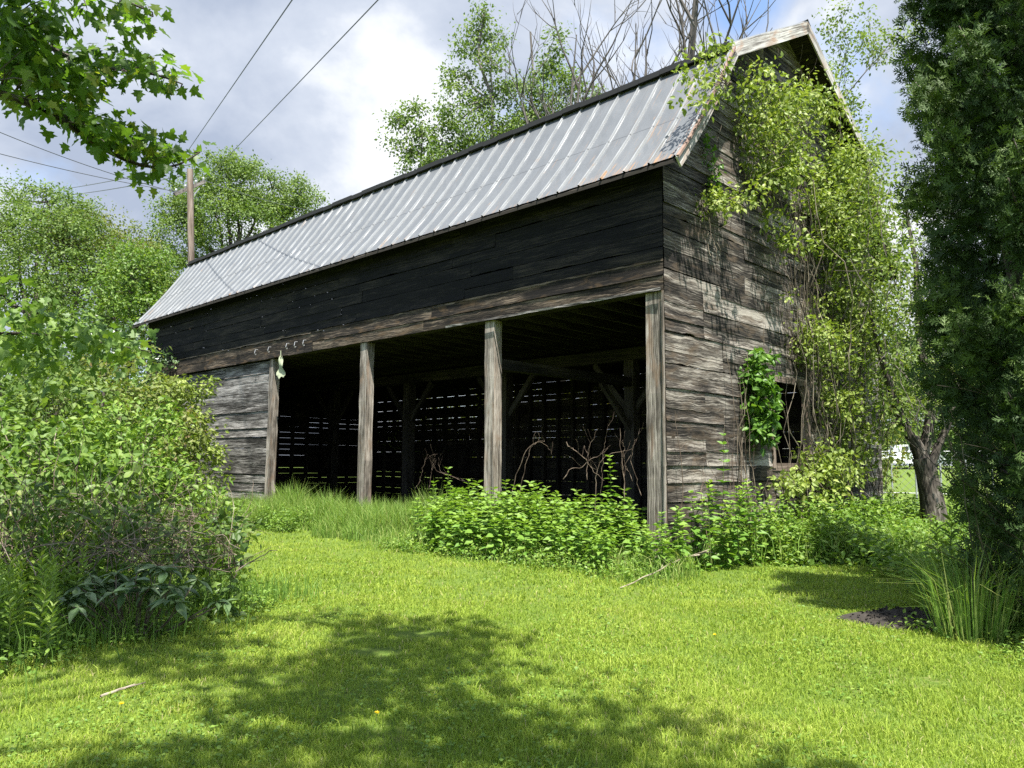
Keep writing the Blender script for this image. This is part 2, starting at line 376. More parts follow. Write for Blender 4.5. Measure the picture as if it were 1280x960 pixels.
# ------------------------------------------------------------------ trees
def blob_tree(name, label, base, trunk_top, r0, blobs, mat, bark, n_clump, per, leaf, spread, seed, group=None, cat='tree', T=RH, fill=.5, twigk=.5, lean=0.03, flat=.7):
    if leaf > .15: per = per*3; leaf = leaf*.7; spread = spread*1.05; n_clump = int(n_clump*.72); fill = fill*.8
    elif cat == 'bush' and leaf > .1: n_clump = int(n_clump*.62); per = int(per*1.6); spread *= 1.0
    rng = np.random.default_rng(seed)
    root = thing(name, label, cat, base, 0, group); b0 = np.array(base)
    blobs = np.array(blobs, float); blobs[:, :3] -= b0
    g = G(); tt = np.array(trunk_top)-b0
    tp = curve((0, 0, -.1), tt, 10, lean, .12, rng)
    g.tube(tp, np.linspace(r0, r0*.35, 10)*np.array([1.35]+[1]*9), 8, .5)
    limbs = []
    vol = (blobs[:, 3]*blobs[:, 4]*blobs[:, 5])**.7
    for b in blobs:
        s = tp[min(9, max(3, int(10*np.clip(.35+.5*(b[2]-b[5])/max(tt[2], 1), .3, .95))))]
        c = curve(s, b[:3]+np.array([0, 0, .3*b[5]]), 9, .12, .15, rng, (0, 0, -.6))
        g.tube(c, np.linspace(r0*.4, r0*.08, 9), 6, .4); limbs.append(c)
    limbs.append(tp[5:])
    lp = np.concatenate(limbs)
    idx = rng.choice(len(blobs), n_clump, p=vol/vol.sum())
    d = rdir(n_clump, rng); d[:, 2] = d[:, 2]*.9+.12
    rr = 1-(1-rng.random(n_clump)**.6)*fill*1.3
    ce = blobs[idx, :3] + d*np.clip(rr, .1, 1.08)[:, None]*blobs[idx, 3:]
    ce = ce[ce[:, 2] > .15]
    for c in ce[:int(len(ce)*twigk)]:
        j = np.argmin(((lp-c)**2).sum(1) + rng.random(len(lp))*.3)
        g.tube(curve(lp[j], c, 5, .1, .1, rng), [r0*.07, r0*.055, r0*.045, r0*.035, r0*.02], 4, .3)
    g.build('trunk', bark, root, True)
    lg = G(); clumps(lg, T, ce, spread*rng.uniform(.55, 1.4, len(ce)), per, leaf, rng, flat)
    lg.build('crown', mat, root)
    return root

def grow_tree(name, label, base, height, r0, seed, mat=None, bark=None, group=None, spreadk=.5, leaf=.14, per=10, levels=4, stems=1, upk=.35, nch=(6, 7, 5), density=1.0, lean=(0, 0), T=RH, cl=.35, first=.25, lr=(.42, .45, .45), cat='tree'):
    """recursive ascending tree; leaves along the last twigs"""
    rng = np.random.default_rng(seed); root = thing(name, label, cat, base, 0, group)
    g = G(); tips = []
    def go(p, d, L, r, lv):
        n = 9 if lv == 0 else 6
        pts = [p]; dd = d.copy()
        for i in range(n-1):
            dd = unit(dd + rng.normal(size=3)*(.06 if lv == 0 else .15) + np.array([0, 0, upk*(.25 if lv == 0 else .3)]))
            pts.append(pts[-1]+dd*L/(n-1))
        pts = np.array(pts)
        g.tube(pts, np.linspace(r, r*((.25 if lv == 0 else .3) if mat else .12), n), 7 if lv == 0 else (5 if lv == 1 else 4), .3+.4*rng.random())
        if lv >= levels-2:
            for q in pts[2:]: tips.append((q, lv))
        if lv < levels-1:
            for c in range(nch[min(lv, len(nch)-1)]):
                f = first+(.97-first)*rng.random()**1.35 if lv == 0 else rng.uniform(.2, .98); i = f*(n-1); j = int(i); q = pts[j]+(pts[min(j+1, n-1)]-pts[j])*(i-j)
                td = unit(pts[min(j+1, n-1)]-pts[max(j-1, 0)])
                s = rdir(1, rng)[0]; s = unit(s-np.dot(s, td)*td)
                nd = unit(td*(1-spreadk)+s*spreadk*1.2+np.array([0, 0, .15]))
                go(q, nd, L*(lr[min(lv, 2)])*(1.15-.6*f if lv == 0 else 1)*rng.uniform(.7, 1.25), max(.006 if mat else .014, r*(1-.7*f)*(.5 if mat else .72)), lv+1)
    for k in range(stems):
        a = rng.uniform(0, 6.28); off = np.array([math.cos(a), math.sin(a), 0])*(.12*k)
        go(off+np.array([0, 0, -.1]), unit(np.array([lean[0]+(.14*math.cos(a) if stems > 1 else 0), lean[1]+(.14*math.sin(a) if stems > 1 else 0), 1.])), height*(1 if k == 0 else rng.uniform(.7, .95)), r0*(1 if k == 0 else .75), 0)
    g.build('trunk', bark, root, True)
    if mat:
        tp = np.array([t for t, l in tips]); keep = rng.random(len(tp)) < density; tp = tp[keep]
        lg = G(); clumps(lg, T, tp, cl*rng.uniform(.6, 1.3, len(tp)), per, leaf, rng, .8)
        lg.build('crown', mat, root)
    return root

# ================================================================== SETTING
# ground
g = G()
xs = np.unique(np.concatenate([-np.geomspace(14, 600, 22), np.linspace(-14, 24, 77), np.geomspace(24, 600, 22)]))
ys = np.unique(np.concatenate([-np.geomspace(4, 400, 14), np.linspace(-4, 34, 77), np.geomspace(34, 900, 24)]))
X, Y = np.meshgrid(xs, ys, indexing='ij')
g.grid(np.stack([X, Y, gz(X, Y)], -1), .5, flip=True)
gr = g.build('ground', M['ground'], None, True); gr['kind'] = 'structure'
if gr.data.polygons[0].normal.z < 0: gr.data.flip_normals()
# pale road far behind
g = G(); rx = np.linspace(8, 90, 40)
g.grid([[(x, y, float(gz(x, y))+.03) for y in (63, 67)] for x in rx])
tag(g.build('road', M['asphalt']), kind='structure')

# ================================================================== BARN
W2, L, ZH, ZT = 4.595, 20.226, 4.1555, 6.25
W = 2*W2
ROOF_LO = [(-.363, 6.03), (-.18, 6.235), (0, 6.445), (.35, 6.875), (.75, 7.415), (1.1, 7.93), (1.485, 8.48)]
VB, ZB, ZP = 1.485, 8.48, 10.2643
barn = thing('barn', 'dark weathered timber barn with open bays and metal gambrel roof', 'barn', (BX, BY, 0), YAW)
def half_w(z):                          # gable outline: local x at which the near roof meets height z
    z = np.asarray(z, float)
    zz = [q[1] for q in ROOF_LO[2:]]+[ZP]; vv = [q[0] for q in ROOF_LO[2:]]+[W2]
    return np.where(z < ZT, 0, np.interp(z, zz, vv))
def rn1(n, amp, step=1):
    k = max(2, n//step+2); return np.interp(np.linspace(0, k-1, n), np.arange(k), R.uniform(-amp, amp, k))
def siding(name, mapf, z0, z1, span, hmin, hmax, joints, holes=(), gap=0.0, warp=.02, mat=None, thick=.011, wav=.012, sag=0.0, parent=None, flat=False):
    g = G(); z = z0
    while z < z1-.03:
        h = R.uniform(hmin, hmax); zt = min(z+h, z1)
        zm = (z+zt)/2; a0, a1 = span(zm)
        cuts = [a0]+[j for j in sorted(joints()) if a0+.4 < j < a1-.4]+[a1]
        pieces = list(zip(cuts[:-1], cuts[1:]))
        for ho in holes:
            if ho[2] < zm < ho[3]:
                np_ = []
                for p in pieces:
                    if p[1] <= ho[0] or p[0] >= ho[1]: np_.append(p)
                    else:
                        if p[0] < ho[0]: np_.append((p[0], ho[0]))
                        if p[1] > ho[1]: np_.append((ho[1], p[1]))
                pieces = np_
        for p0, p1 in pieces:
            n = max(3, int((p1-p0)/(.16 if flat else .085))); f = np.linspace(0, 1, n); r = R.random(); off = R.uniform(-.004, .004)
            lo = z + gap*R.random() + rn1(n, wav*.22, 1) + rn1(n, wav*.7, 16) + (np.abs(rn1(n, wav*2.4, 3))*(rn1(n, 1, 9) > .35) if R.random() < .5 else 0)
            hi = zt + (.03 if gap == 0 else -gap*R.random()) + rn1(n, wav*.4, 3)
            bow = rn1(n, warp*.22, 18)+rn1(n, warp*.05, 2)+off*.9; cup = R.uniform(-.2, .2)*warp*.2
            rows = []; uvs = []
            if flat and R.random() < .55: hi = hi+.02
            lap = (not flat) and R.random() < .34
            if not flat and not lap: hi = hi-.035-.009*R.random()
            for q, nn in (((-1, -.012), (0, .012), (.5, .012), (1, .012)) if flat else ((-1, -.004), (0, thick*2.2), (.33, thick), (.68, thick*.6), (1, .007)) if lap else ((-1, -.004), (0, thick), (.3, thick), (.7, thick*.95), (1, thick*.85))):
                qq = max(q, 0); zz = lo+(hi-lo)*qq
                s0 = [span(float(c))[0] for c in zz] if p0 == a0 else np.full(n, p0+.003)
                s1 = [span(float(c))[1] for c in zz] if p1 == a1 else np.full(n, p1-.003)
                aa = np.array(s0)*(1-f)+np.array(s1)*f
                no = nn + (bow + cup*math.sin(PI*qq) + rn1(n, warp*.1, 2) if q >= 0 else np.zeros(n))
                dz = -sag*np.sin(PI*np.clip((aa)/max(a1, .1), 0, 1))
                rows.append(np.stack(mapf(aa, no, zz+dz), -1)); uvs.append(np.stack([aa, np.broadcast_to(zz, (n,))+(.05 if q < 0 else 0)], -1))
            g.grid(np.stack(rows), r, np.stack(uvs))
        z = zt
    return g.build(name, mat, parent or barn)
# window hole in the gable
hx0, hz1 = on_gable(962, 470); hx1, _ = on_gable(1008, 470); _, hz0 = on_gable(985, 585)
print('window', hx0, hx1, hz0, hz1)
front = lambda a, n, z: (-n, a, z)
gable = lambda a, n, z: (a, -n, z)
tag(siding('siding', gable, 0.02, ZP-.05, lambda z: (float(half_w(z)), W-float(half_w(z))), .17, .33,
       lambda: [R.choice([1.15, 1.75, 1.75, 2.6]), R.choice([3.6, 4.4]), 6.6+R.uniform(-.8, .8)], [(hx0, hx1, hz0, hz1)], warp=.016, mat=M['gable'], wav=.012),
    'silvery weathered gable siding')
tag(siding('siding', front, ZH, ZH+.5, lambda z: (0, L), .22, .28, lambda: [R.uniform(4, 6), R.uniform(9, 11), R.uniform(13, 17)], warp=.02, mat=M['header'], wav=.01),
    'weathered boards along the top of the open bays, coloured lighter brown as sunlit')
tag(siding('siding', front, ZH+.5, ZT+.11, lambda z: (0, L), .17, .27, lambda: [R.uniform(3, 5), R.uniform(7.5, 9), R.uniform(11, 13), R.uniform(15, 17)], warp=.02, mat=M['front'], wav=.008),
    'siding above the open bays, eave shade painted into its dark colour')
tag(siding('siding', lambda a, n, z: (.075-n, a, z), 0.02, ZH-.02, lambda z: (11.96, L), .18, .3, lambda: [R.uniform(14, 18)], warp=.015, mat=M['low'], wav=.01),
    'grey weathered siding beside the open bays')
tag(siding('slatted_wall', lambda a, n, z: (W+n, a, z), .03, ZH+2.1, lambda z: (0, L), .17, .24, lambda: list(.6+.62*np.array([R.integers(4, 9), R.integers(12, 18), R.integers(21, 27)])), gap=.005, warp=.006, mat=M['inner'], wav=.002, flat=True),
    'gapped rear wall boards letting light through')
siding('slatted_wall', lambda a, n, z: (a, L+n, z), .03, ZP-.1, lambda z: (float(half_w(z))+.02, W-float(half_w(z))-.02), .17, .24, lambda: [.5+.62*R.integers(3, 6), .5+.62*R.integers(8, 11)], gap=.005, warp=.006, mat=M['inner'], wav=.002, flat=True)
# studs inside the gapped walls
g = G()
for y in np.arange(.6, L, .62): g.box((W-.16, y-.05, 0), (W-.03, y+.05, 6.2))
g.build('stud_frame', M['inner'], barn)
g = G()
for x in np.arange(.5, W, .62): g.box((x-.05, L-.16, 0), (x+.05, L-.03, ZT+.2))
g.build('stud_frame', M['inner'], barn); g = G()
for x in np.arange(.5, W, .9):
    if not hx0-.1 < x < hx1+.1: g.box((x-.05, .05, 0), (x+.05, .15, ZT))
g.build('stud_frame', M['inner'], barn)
# front posts
for y, w, lean in ((.185, .35, .0), (3.84, .25, -.02), (7.864, .25, -.01), (11.956, .17, .03)):
    g = G(); g.beam((.13, y+lean, -.05), (.13, y, ZH-.005), w, .2, seg=16, wob=.008, up=(1, 0, 0))
    po = g.build('post', M['post'], barn)
# header beam behind the lowest front boards, pale edge board at the corner bay
g = G(); g.beam((.16, .0, ZH+.14), (.16, L, ZH+.14), .2, .26, seg=30, wob=.006); g.build('header_beam', M['inner'], barn)
g = G(); g.beam((-.045, .03, ZH+.01), (-.045, 5.0, ZH+.005), .02, .04, seg=24, wob=.005); tag(g.build('header_trim', M['low'], barn), 'pale weathered trim along the header')
# corner board inside edge
g = G(); g.beam((.03, .02, 0), (.03, .02, ZH-.01), .03, .1, seg=6, wob=.004, up=(1, 0, 0)); g.build('corner_board', M['post'], barn)
# loft: joists and floor
jg = G(); jg.beam((.3, 0, 0), (W-.2, 0, 0), .06, .2, seg=6, wob=.004)
j0 = jg.build('joist', M['inner'], barn); j0.location = (0, .45, ZH+.13)
for y in np.arange(1.05, L-.2, .6):
    j = j0.copy(); COL.objects.link(j); j.parent = barn; j.location = (0, y, ZH+.13)
g = G()
for x in np.arange(.3, W-.3, .22): g.box((x, .1, ZH+.24+R.uniform(0, .004)), (x+.212, L-.1, ZH+.27))
g.build('loft_floor', M['inner'], barn)
# inner posts with braces, long beam, tie beams
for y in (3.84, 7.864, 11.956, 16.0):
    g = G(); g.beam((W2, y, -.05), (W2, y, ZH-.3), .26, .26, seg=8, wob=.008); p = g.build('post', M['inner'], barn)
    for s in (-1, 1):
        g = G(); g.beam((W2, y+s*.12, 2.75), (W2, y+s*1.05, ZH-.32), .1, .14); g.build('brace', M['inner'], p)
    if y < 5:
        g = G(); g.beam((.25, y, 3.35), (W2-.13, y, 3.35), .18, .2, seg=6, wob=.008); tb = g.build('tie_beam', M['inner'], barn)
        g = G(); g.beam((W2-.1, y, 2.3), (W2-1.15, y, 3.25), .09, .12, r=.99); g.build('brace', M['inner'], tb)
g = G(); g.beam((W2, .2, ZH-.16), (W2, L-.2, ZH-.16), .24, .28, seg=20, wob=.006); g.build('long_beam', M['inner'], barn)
# window frame
wf = G(); 
wf.beam((hx1-.07, -.0, hz0), (hx1-.07, -.0, hz1), .12, .13, r=.3, seg=4, wob=.004, up=(1, 0, 0))
wf.beam((hx0, -.0, hz1-.02), (hx1, -.0, hz1-.02), .05, .12, r=.3, seg=4)
wf.beam((hx0, -.0, hz0+.02), (hx1, -.0, hz0+.02), .05, .14, r=.3, seg=4)
wf.beam((hx0+.04, -.0, hz0), (hx0+.04, -.0, hz1), .08, .1, r=.3, seg=4, up=(1, 0, 0))
tag(wf.build('window_frame', M['pole'], barn), 'bare window frame without glass')
# foundation stones under the gable
g = G()
x = .3
while x < W-.3:
    w = R.uniform(.35, .8); g.box((x, -.1, -.1), (x+w-.03, .1, R.uniform(.12, .24)), jit=.025); x += w
g.build('foundation', M['stone'], barn)

# roof: metal sheets with ribs on the four slopes
OR, OL = .479, .558
def slope(pts, name, rib=.457, off=0.0, fl=False, u0=-OR, u1=L+OL):
    pts = np.array(pts); g = G()
    d = np.diff(pts, axis=0); Lp = np.concatenate([[0], np.cumsum(np.hypot(d[:, 0], d[:, 1]))])
    if True:                             # resample
        t = np.linspace(0, Lp[-1], 17); pts = np.stack([np.interp(t, Lp, pts[:, 0]), np.interp(t, Lp, pts[:, 1])], 1)
        # smooth
        for _ in range(3): pts[1:-1] = (pts[:-2]+2*pts[1:-1]+pts[2:])/4
        Lp = t
    tg = np.gradient(pts, axis=0); nrm = np.stack([-tg[:, 1], tg[:, 0]], 1); nrm /= np.linalg.norm(nrm, axis=1)[:, None]
    if nrm[:, 1].mean() < 0: nrm = -nrm
    u = u0
    cols = []; hs = []; pan = []; k = 0; pr = R.random()
    while u < u1:
        nx = min(u+rib, u1)
        for q, h in ((0, 0), (.008, .03), (.036, .03), (.044, 0), (.05, 0), (.15, .002), (.27, .003), (.38, .001), (rib-.006, 0)):
            if u+q < nx-.001: cols.append(u+q); hs.append(h); pan.append(1.0 if q < .045 else pr*.45)
        u = nx; pr = R.random() if k % 2 else pr; k += 1
    cols.append(u1); hs.append(0); pan.append(pr)
    cols = np.array(cols); hs = np.array(hs)
    wob = R.uniform(-.004, .004, (len(cols), len(pts)))
    ends = R.uniform(-.012, .012, len(cols))
    P = np.zeros((len(cols), len(pts), 3)); UV = np.zeros((len(cols), len(pts), 2))
    for i in range(len(pts)):
        hh = hs+wob[:, i]
        ex = ends*(1 if i == 0 else 0)
        P[:, i, 0] = pts[i, 0]+nrm[i, 0]*hh-ex; P[:, i, 1] = cols; P[:, i, 2] = pts[i, 1]+nrm[i, 1]*hh-ex*.6
        UV[:, i, 0] = cols+OR; UV[:, i, 1] = Lp[i]
    g.grid(P, np.repeat(np.array(pan), len(pts)), UV, flip=fl)
    return g.build(name, M['roof'], barn, False)
rf = slope(ROOF_LO, 'roof')
mir = lambda pts: [(W-a, z) for a, z in pts]
UPP = [(VB-.1, ZB-.005), (W2, ZP)]
slope([(a, z+.025) for a, z in UPP], 'roof')
slope([(W-a, z+.025) for a, z in UPP], 'roof', fl=True)
slope(mir(ROOF_LO), 'roof', fl=True)
# wooden deck below the sheets (seen from underneath)
def deck(pts, th=.05, u0=-OR+.03, u1=L+OL-.03, drop=.035):
    g = G(); pts = np.array(pts, float); pts[:, 1] -= drop
    for a, b in ((0, 0), (1, th)):
        P = np.array([[(p[0], y, p[1]-b) for p in pts] for y in (u0, u1)]); uv = np.array([[(y, p[0]) for p in pts] for y in (u0, u1)])
        g.grid(P, .4, uv)
    for e in (0, -1):
        P = np.array([[(pts[e][0], y, pts[e][1]-b) for b in (0, th)] for y in (u0, u1)]); g.grid(P, .4)
    return g.build('roof_deck', M['inner'], barn)
deck(ROOF_LO); deck(mir(ROOF_LO)); deck(UPP, drop=-.005); deck([(W-a, z) for a, z in UPP], drop=-.005)
# dark fascia under the break edge
g = G(); 
for y in np.arange(-OR+.01, L+OL-.3, .457):
    y2 = min(y+.447, L+OL-.01); dz = R.uniform(-.012, .012)
    g.box((VB-.135, y, ZB-.045+dz), (VB-.105, y2+.004, ZB+.055+dz))
g.build('fascia', M['black'], barn)
# ridge cap
g = G(); g.grid([[(W2-.14, y, ZP-.01), (W2, y, ZP+.085), (W2+.14, y, ZP-.01)] for y in np.linspace(-OR-.01, L+OL, 8)]); g.build('ridge_cap', M['roof'], barn)
# rake boards at both ends
for yy, ss in ((-OR-.012, 1), (L+OL+.012, -1)):
    for pts, h, m in ((ROOF_LO, .17, M['rake']), (mir(ROOF_LO), .17, M['rake']), (UPP, .23, M['rake']), ([(W-a, z) for a, z in UPP], .23, M['rake'])):
        q = np.array(pts, float); up = len(pts) == 2
        if up: q[:, 1] += .035
        else: q[:, 1] -= .012
        g = G(); q2 = np.array([q[0]+(q[-1]-q[0])*t for t in np.linspace(0, 1, 7)]) if up else q
        n = len(q2); D = np.gradient(q2, axis=0); Nn = np.stack([-D[:, 1], D[:, 0]], 1); Nn /= np.linalg.norm(Nn, axis=1)[:, None]
        if Nn[:, 1].mean() > 0: Nn = -Nn
        lo = q2+Nn*h
        Lq = np.concatenate([[0], np.cumsum(np.hypot(*np.diff(q2, axis=0).T))])
        outer = [[(a, yy, b) for a, b in q2], [(a, yy, b) for a, b in lo]]
        inner = [[(a, yy+ss*.03, b) for a, b in q2], [(a, yy+ss*.03, b) for a, b in lo]]
        uv = [[(t, k*h) for t in Lq] for k in (0, 1)]
        g.grid(outer, .6, uv); g.grid(inner, .6, uv)
        g.grid([outer[1], inner[1]], .6, uv); g.grid([outer[0], inner[0]], .6, uv)
        for e in (0, -1): g.grid([[outer[0][e], inner[0][e]], [outer[1][e], inner[1][e]]], .6)
        g.build('rake_board', m, barn)
# rusty edge flashing over the near rake
g = G(); q = np.array(ROOF_LO); g.grid([[(a, -OR-.045, b+.012) for a, b in q], [(a, -OR+.07, b+.022) for a, b in q]], .5, [[(.3, .05)]*len(q), [(.3, .1)]*len(q)])
g.grid([[(a, -OR-.045, b+.012) for a, b in q], [(a, -OR-.047, b-.035) for a, b in q]], .5)
M['rust'] = plain('rusty_flashing', (.2, .13, .1), .8, 0, .5, 8)
g.build('edge_flashing', M['rust'], barn)
# dirt floor inside
g = G(); c = [b2w(.05, .05), b2w(W-.05, .05), b2w(W-.05, L-.05), b2w(.05, L-.05)]
g.add([(*q, .045) for q in c], np.array([[0, 1, 2, 3]])); tag(g.build('barn_floor', M['soil']), kind='structure')
# hanging rag and hooks
p = b2w(-.08, 11.3); g = G(); rows = []
for i, z in enumerate(np.linspace(0, -.55, 10)):
    w = [.05, .06, .07, .09, .13, .13, .16, .19, .17, .1][i]; rows.append([(math.sin(t*3+i)*.03+.02*i/9, (t-.5)*w*2, z+.03*math.sin(t*7)) for t in np.linspace(0, 1, 7)])
g.grid(np.array(rows)); g.tube([(0, 0, -.02), (0, .01, .14)], [.012, .012], 5)
o = g.build('rag', M['rag'], None, True); o.location = (*p, ZH+.0); o.rotation_euler = (0, 0, YAW)
tag(o, 'limp greenish rag hanging from the header above the leftmost bay', 'rag')
for y in (10.2, 10.6, 11.0, 11.9, 12.6):
    g = G(); g.tube([(-.03, y, ZH+.3), (-.1, y, ZH+.29), (-.12, y, ZH+.2), (-.1, y, ZH+.15), (-.07, y, ZH+.17)], [.008]*5, 5); g.build('hook', M['galv'], barn)

# ================================================================== SKY, SUN
w = bpy.data.worlds.new('World'); SC.world = w; w.use_nodes = True; nt = w.node_tree; nt.nodes.clear()
class WN(N):
    def __init__(s): s.t = nt; s.out = s.n('ShaderNodeOutputWorld')
k = WN()
sky = k.n('ShaderNodeTexSky', sky_type='NISHITA'); sky.sun_disc = False; sky.sun_elevation = SUN_EL
sky.sun_rotation = math.atan2(SH[0], SH[1]); sky.air_density = 1.0; sky.dust_density = 1.2; sky.ozone_density = 1.5
tc = k.n('ShaderNodeTexCoord').outputs['Generated']
s = k.n('ShaderNodeSeparateXYZ', {0: tc})
zc = k.math('ADD', k.math('MAXIMUM', s.outputs[2], 0.0), .55)
pv = k.n('ShaderNodeCombineXYZ', {0: k.math('DIVIDE', s.outputs[0], zc), 1: k.math('DIVIDE', s.outputs[1], zc), 2: 3.7}).outputs[0]
n1 = k.noise(pv, 1.9, 9, .56, .25)
n2 = k.n('ShaderNodeTexNoise', {'Vector': k.n('ShaderNodeMapping', {'Vector': pv, 'Location': (3.1, 1.7, 0)}).outputs[0], 'Scale': 3.1, 'Detail': 9, 'Roughness': .55, 'Distortion': .2}).outputs['Fac']
south = k.ramp(s.outputs[1], [(.0, (.25, .25, .25)), (.35, (1, 1, 1))])
bd = ray(930, -6); bd = bd/np.linalg.norm(bd)
hole = k.n('ShaderNodeVectorMath', {0: tc, 1: tuple(bd)}, operation='DISTANCE').outputs['Value']
hole = k.ramp(k.math('ADD', hole, k.math('MULTIPLY', k.math('SUBTRACT', n2, .5), .12)), [(.025, (0, 0, 0)), (.06, (1, 1, 1))])
cover = k.mix(1.0, k.ramp(n1, [(.34, (0, 0, 0)), (.46, (1, 1, 1))]), south, 'MULTIPLY')
cover = k.mix(1.0, cover, hole, 'MULTIPLY')
CL = 2.95
shade = k.ramp(n2, [(.36, (.50*CL, .58*CL, .74*CL)), (.5, (.74*CL, .81*CL, .94*CL)), (.58, (1.05*CL, 1.09*CL, 1.15*CL)), (.67, (1.3*CL, 1.31*CL, 1.33*CL))])
mixc = k.mix(cover, sky.outputs[0], shade)
bg = k.n('ShaderNodeBackground', {'Color': mixc, 'Strength': .12})
nt.links.new(bg.outputs[0], k.out.inputs['Surface'])
sd = bpy.data.lights.new('sun', 'SUN'); sd.energy = 5.0; sd.angle = math.radians(.55); sd.color = (1, .955, .87)
so = bpy.data.objects.new('sun', sd); COL.objects.link(so)
sv = Vector((SH[0]*math.cos(SUN_EL), SH[1]*math.cos(SUN_EL), math.sin(SUN_EL)))
so.rotation_euler = sv.to_track_quat('Z', 'Y').to_euler(); so.location = sv*60

# ================================================================== LAWN
def patch(n, x0, x1, y0, y1): return R.uniform(x0, x1, n), R.uniform(y0, y1, n)
def vnoise(x, y, s, seed=0):
    rg = np.random.default_rng(seed); T = rg.random((64, 64)); x = x*s % 64; y = y*s % 64
    i = np.floor(x).astype(int); j = np.floor(y).astype(int); fx = x-i; fy = y-j; fx = fx*fx*(3-2*fx); fy = fy*fy*(3-2*fy)
    q = lambda a, b: T[a % 64, b % 64]
    return (q(i, j)*(1-fx)+q(i+1, j)*fx)*(1-fy)+(q(i, j+1)*(1-fx)+q(i+1, j+1)*fx)*fy
def world2barn(x, y): d = np.stack([x-BX, y-BY], -1); return d@DV, d@DU
def in_barn(x, y):
    a, b = world2barn(x, y); return (a > 0) & (a < W) & (b > 0) & (b < L)
def dirt(x, y):                        # bare soil patch by the cedar and thin spots on the lawn
    dp = ground_at(1138, 778); a = np.hypot((x-dp[0])/.62, (y-dp[1])/.5)
    s1 = ground_at(467, 815); b = np.hypot((x-s1[0])/.22, (y-s1[1])/.16)
    s2 = ground_at(525, 795); c2 = np.hypot((x-s2[0])/.3, (y-s2[1])/.14)
    return np.minimum(np.minimum(a, b), c2)
g = G()
for n, y0, y1, xk, h, wd in ((150000, 3.2, 5.6, .74, .042, .0048), (150000, 5.6, 8.6, .72, .045, .0065), (120000, 8.6, 14.5, .72, .05, .010), (60000, 14.5, 26, .72, .06, .018)):
    y = R.uniform(y0, y1, n); x = R.uniform(-1, 1, n)*(y*xk+.3)
    ok = ~in_barn(x, y) & (dirt(x, y) > R.uniform(.75, 1.15, n)); x, y = x[ok], y[ok]; n = len(x)
    pn = vnoise(x, y, .9, 3); p2 = vnoise(x, y, 3.1, 4); dens = .55+.6*p2
    ok = R.random(n) < dens; x, y, pn, p2 = x[ok], y[ok], pn[ok], p2[ok]; n = len(x)
    ln = h*R.uniform(.5, 1.35, n)*(.65+.7*p2); a = R.uniform(0, 6.28, n); le = R.uniform(.15, .85, n)
    blades(g, np.stack([x, y, gz(x, y)-.004], 1), np.stack([np.cos(a)*le, np.sin(a)*le, 0*a], 1), ln, wd*R.uniform(.7, 1.4, n), .3*pn+.25*p2+.45*R.random(n)+.06*(R.random(n) < .05)*8)
n = 9000; y = 3.3+R.random(n)**1.3*12; x = R.uniform(-1, 1, n)*(y*.72+.2); q = vnoise(x, y, 2.2, 31); ok = (q > .62) & ~in_barn(x, y) & (dirt(x, y) > .9); x, y = x[ok], y[ok]; n = len(x); a = R.uniform(0, 6.28, n); le = R.uniform(.2, .9, n)
blades(g, np.stack([x, y, gz(x, y)], 1), np.stack([np.cos(a)*le, np.sin(a)*le, 0*a], 1), R.uniform(.05, .13, n), (.0045+.0006*y)*R.uniform(.8, 1.4, n), .1+.7*R.random(n))
tag(g.build('lawn_grass', M['lawn']), 'short bright yellow-green mown lawn in front of the barn', 'grass', kind='stuff')
# clover and small broad leaves in the lawn
g = G(); n = 26000
y = 3.3+R.random(n)**1.4*9; x = R.uniform(-1, 1, n)*(y*.72+.2); q = vnoise(x, y, 1.3, 9)
ok = (q > .5) & ~in_barn(x, y) & (dirt(x, y) > 1); x, y = x[ok], y[ok]; n = len(x)
a = R.uniform(0, 6.28, n)
leaves(g, T_ovate(.42), np.stack([x, y, gz(x, y)+R.uniform(.008, .035, n)], 1), np.stack([np.cos(a), np.sin(a), R.uniform(-.2, .5, n)], 1), np.stack([R.normal(size=n)*.3, R.normal(size=n)*.3, 1+0*a], 1), R.uniform(.014, .034, n)*(.7+.05*y), R.uniform(.1, .9, n))
tag(g.build('clover', M['herb']), 'low clover leaves scattered through the mown lawn', 'clover', kind='stuff')
# dandelions
for px, py, lab in ((470, 900, 'yellow dandelion in the shaded lawn, lowest in the photo'), (150, 896, 'yellow dandelion below the fallen twig on the left lawn'), (893, 800, 'yellow dandelion in the sunlit middle of the lawn')):
    q = ground_at(px, py); t = thing('dandelion', lab, 'flower', (*q, float(gz(*q))))
    g = G(); g.tube([(0, 0, 0), (.004, .002, .055)], .002, 5); g.build('stem', M['stem'], t)
    g = G(); n = 40; a = R.uniform(0, 6.28, n); e = R.uniform(.1, 1.2, n)
    leaves(g, T_rhomb(.16), np.tile([.004, .002, .055], (n, 1)), np.stack([np.cos(a), np.sin(a), e], 1), rdir(n), .016, R.random(n)); g.build('flower_head', M['yellow'], t)
# bare soil and twigs
dp = ground_at(1138, 778); g = G(); rr = np.linspace(0, 1, 9); th = np.linspace(0, 2*PI, 33)
P = np.array([[(.6*r*math.cos(t)*(1+.15*math.sin(3*t)), .48*r*math.sin(t)*(1+.12*math.cos(5*t)), .1*(1-r*r)+R.uniform(-.012, .012)*(r < 1)) for t in th] for r in rr]); P[:, -1] = P[:, 0]
g.grid(P, R.random()); 
n = 500; a = R.uniform(0, 6.28, n); r = R.random(n)**.5
leaves(g, T_rhomb(.4), np.stack([.58*r*np.cos(a), .46*r*np.sin(a), .1*(1-r*r)+.01], 1), rdir(n), rdir(n), R.uniform(.015, .05, n), R.random(n))
o = g.build('soil_mound', M['soil']); o.location = (*dp, .0); tag(o, 'low mound of dark bare soil at the lawn edge by the cedar', 'soil')
q1, q2 = ground_at(775, 738), ground_at(905, 705); g = G()
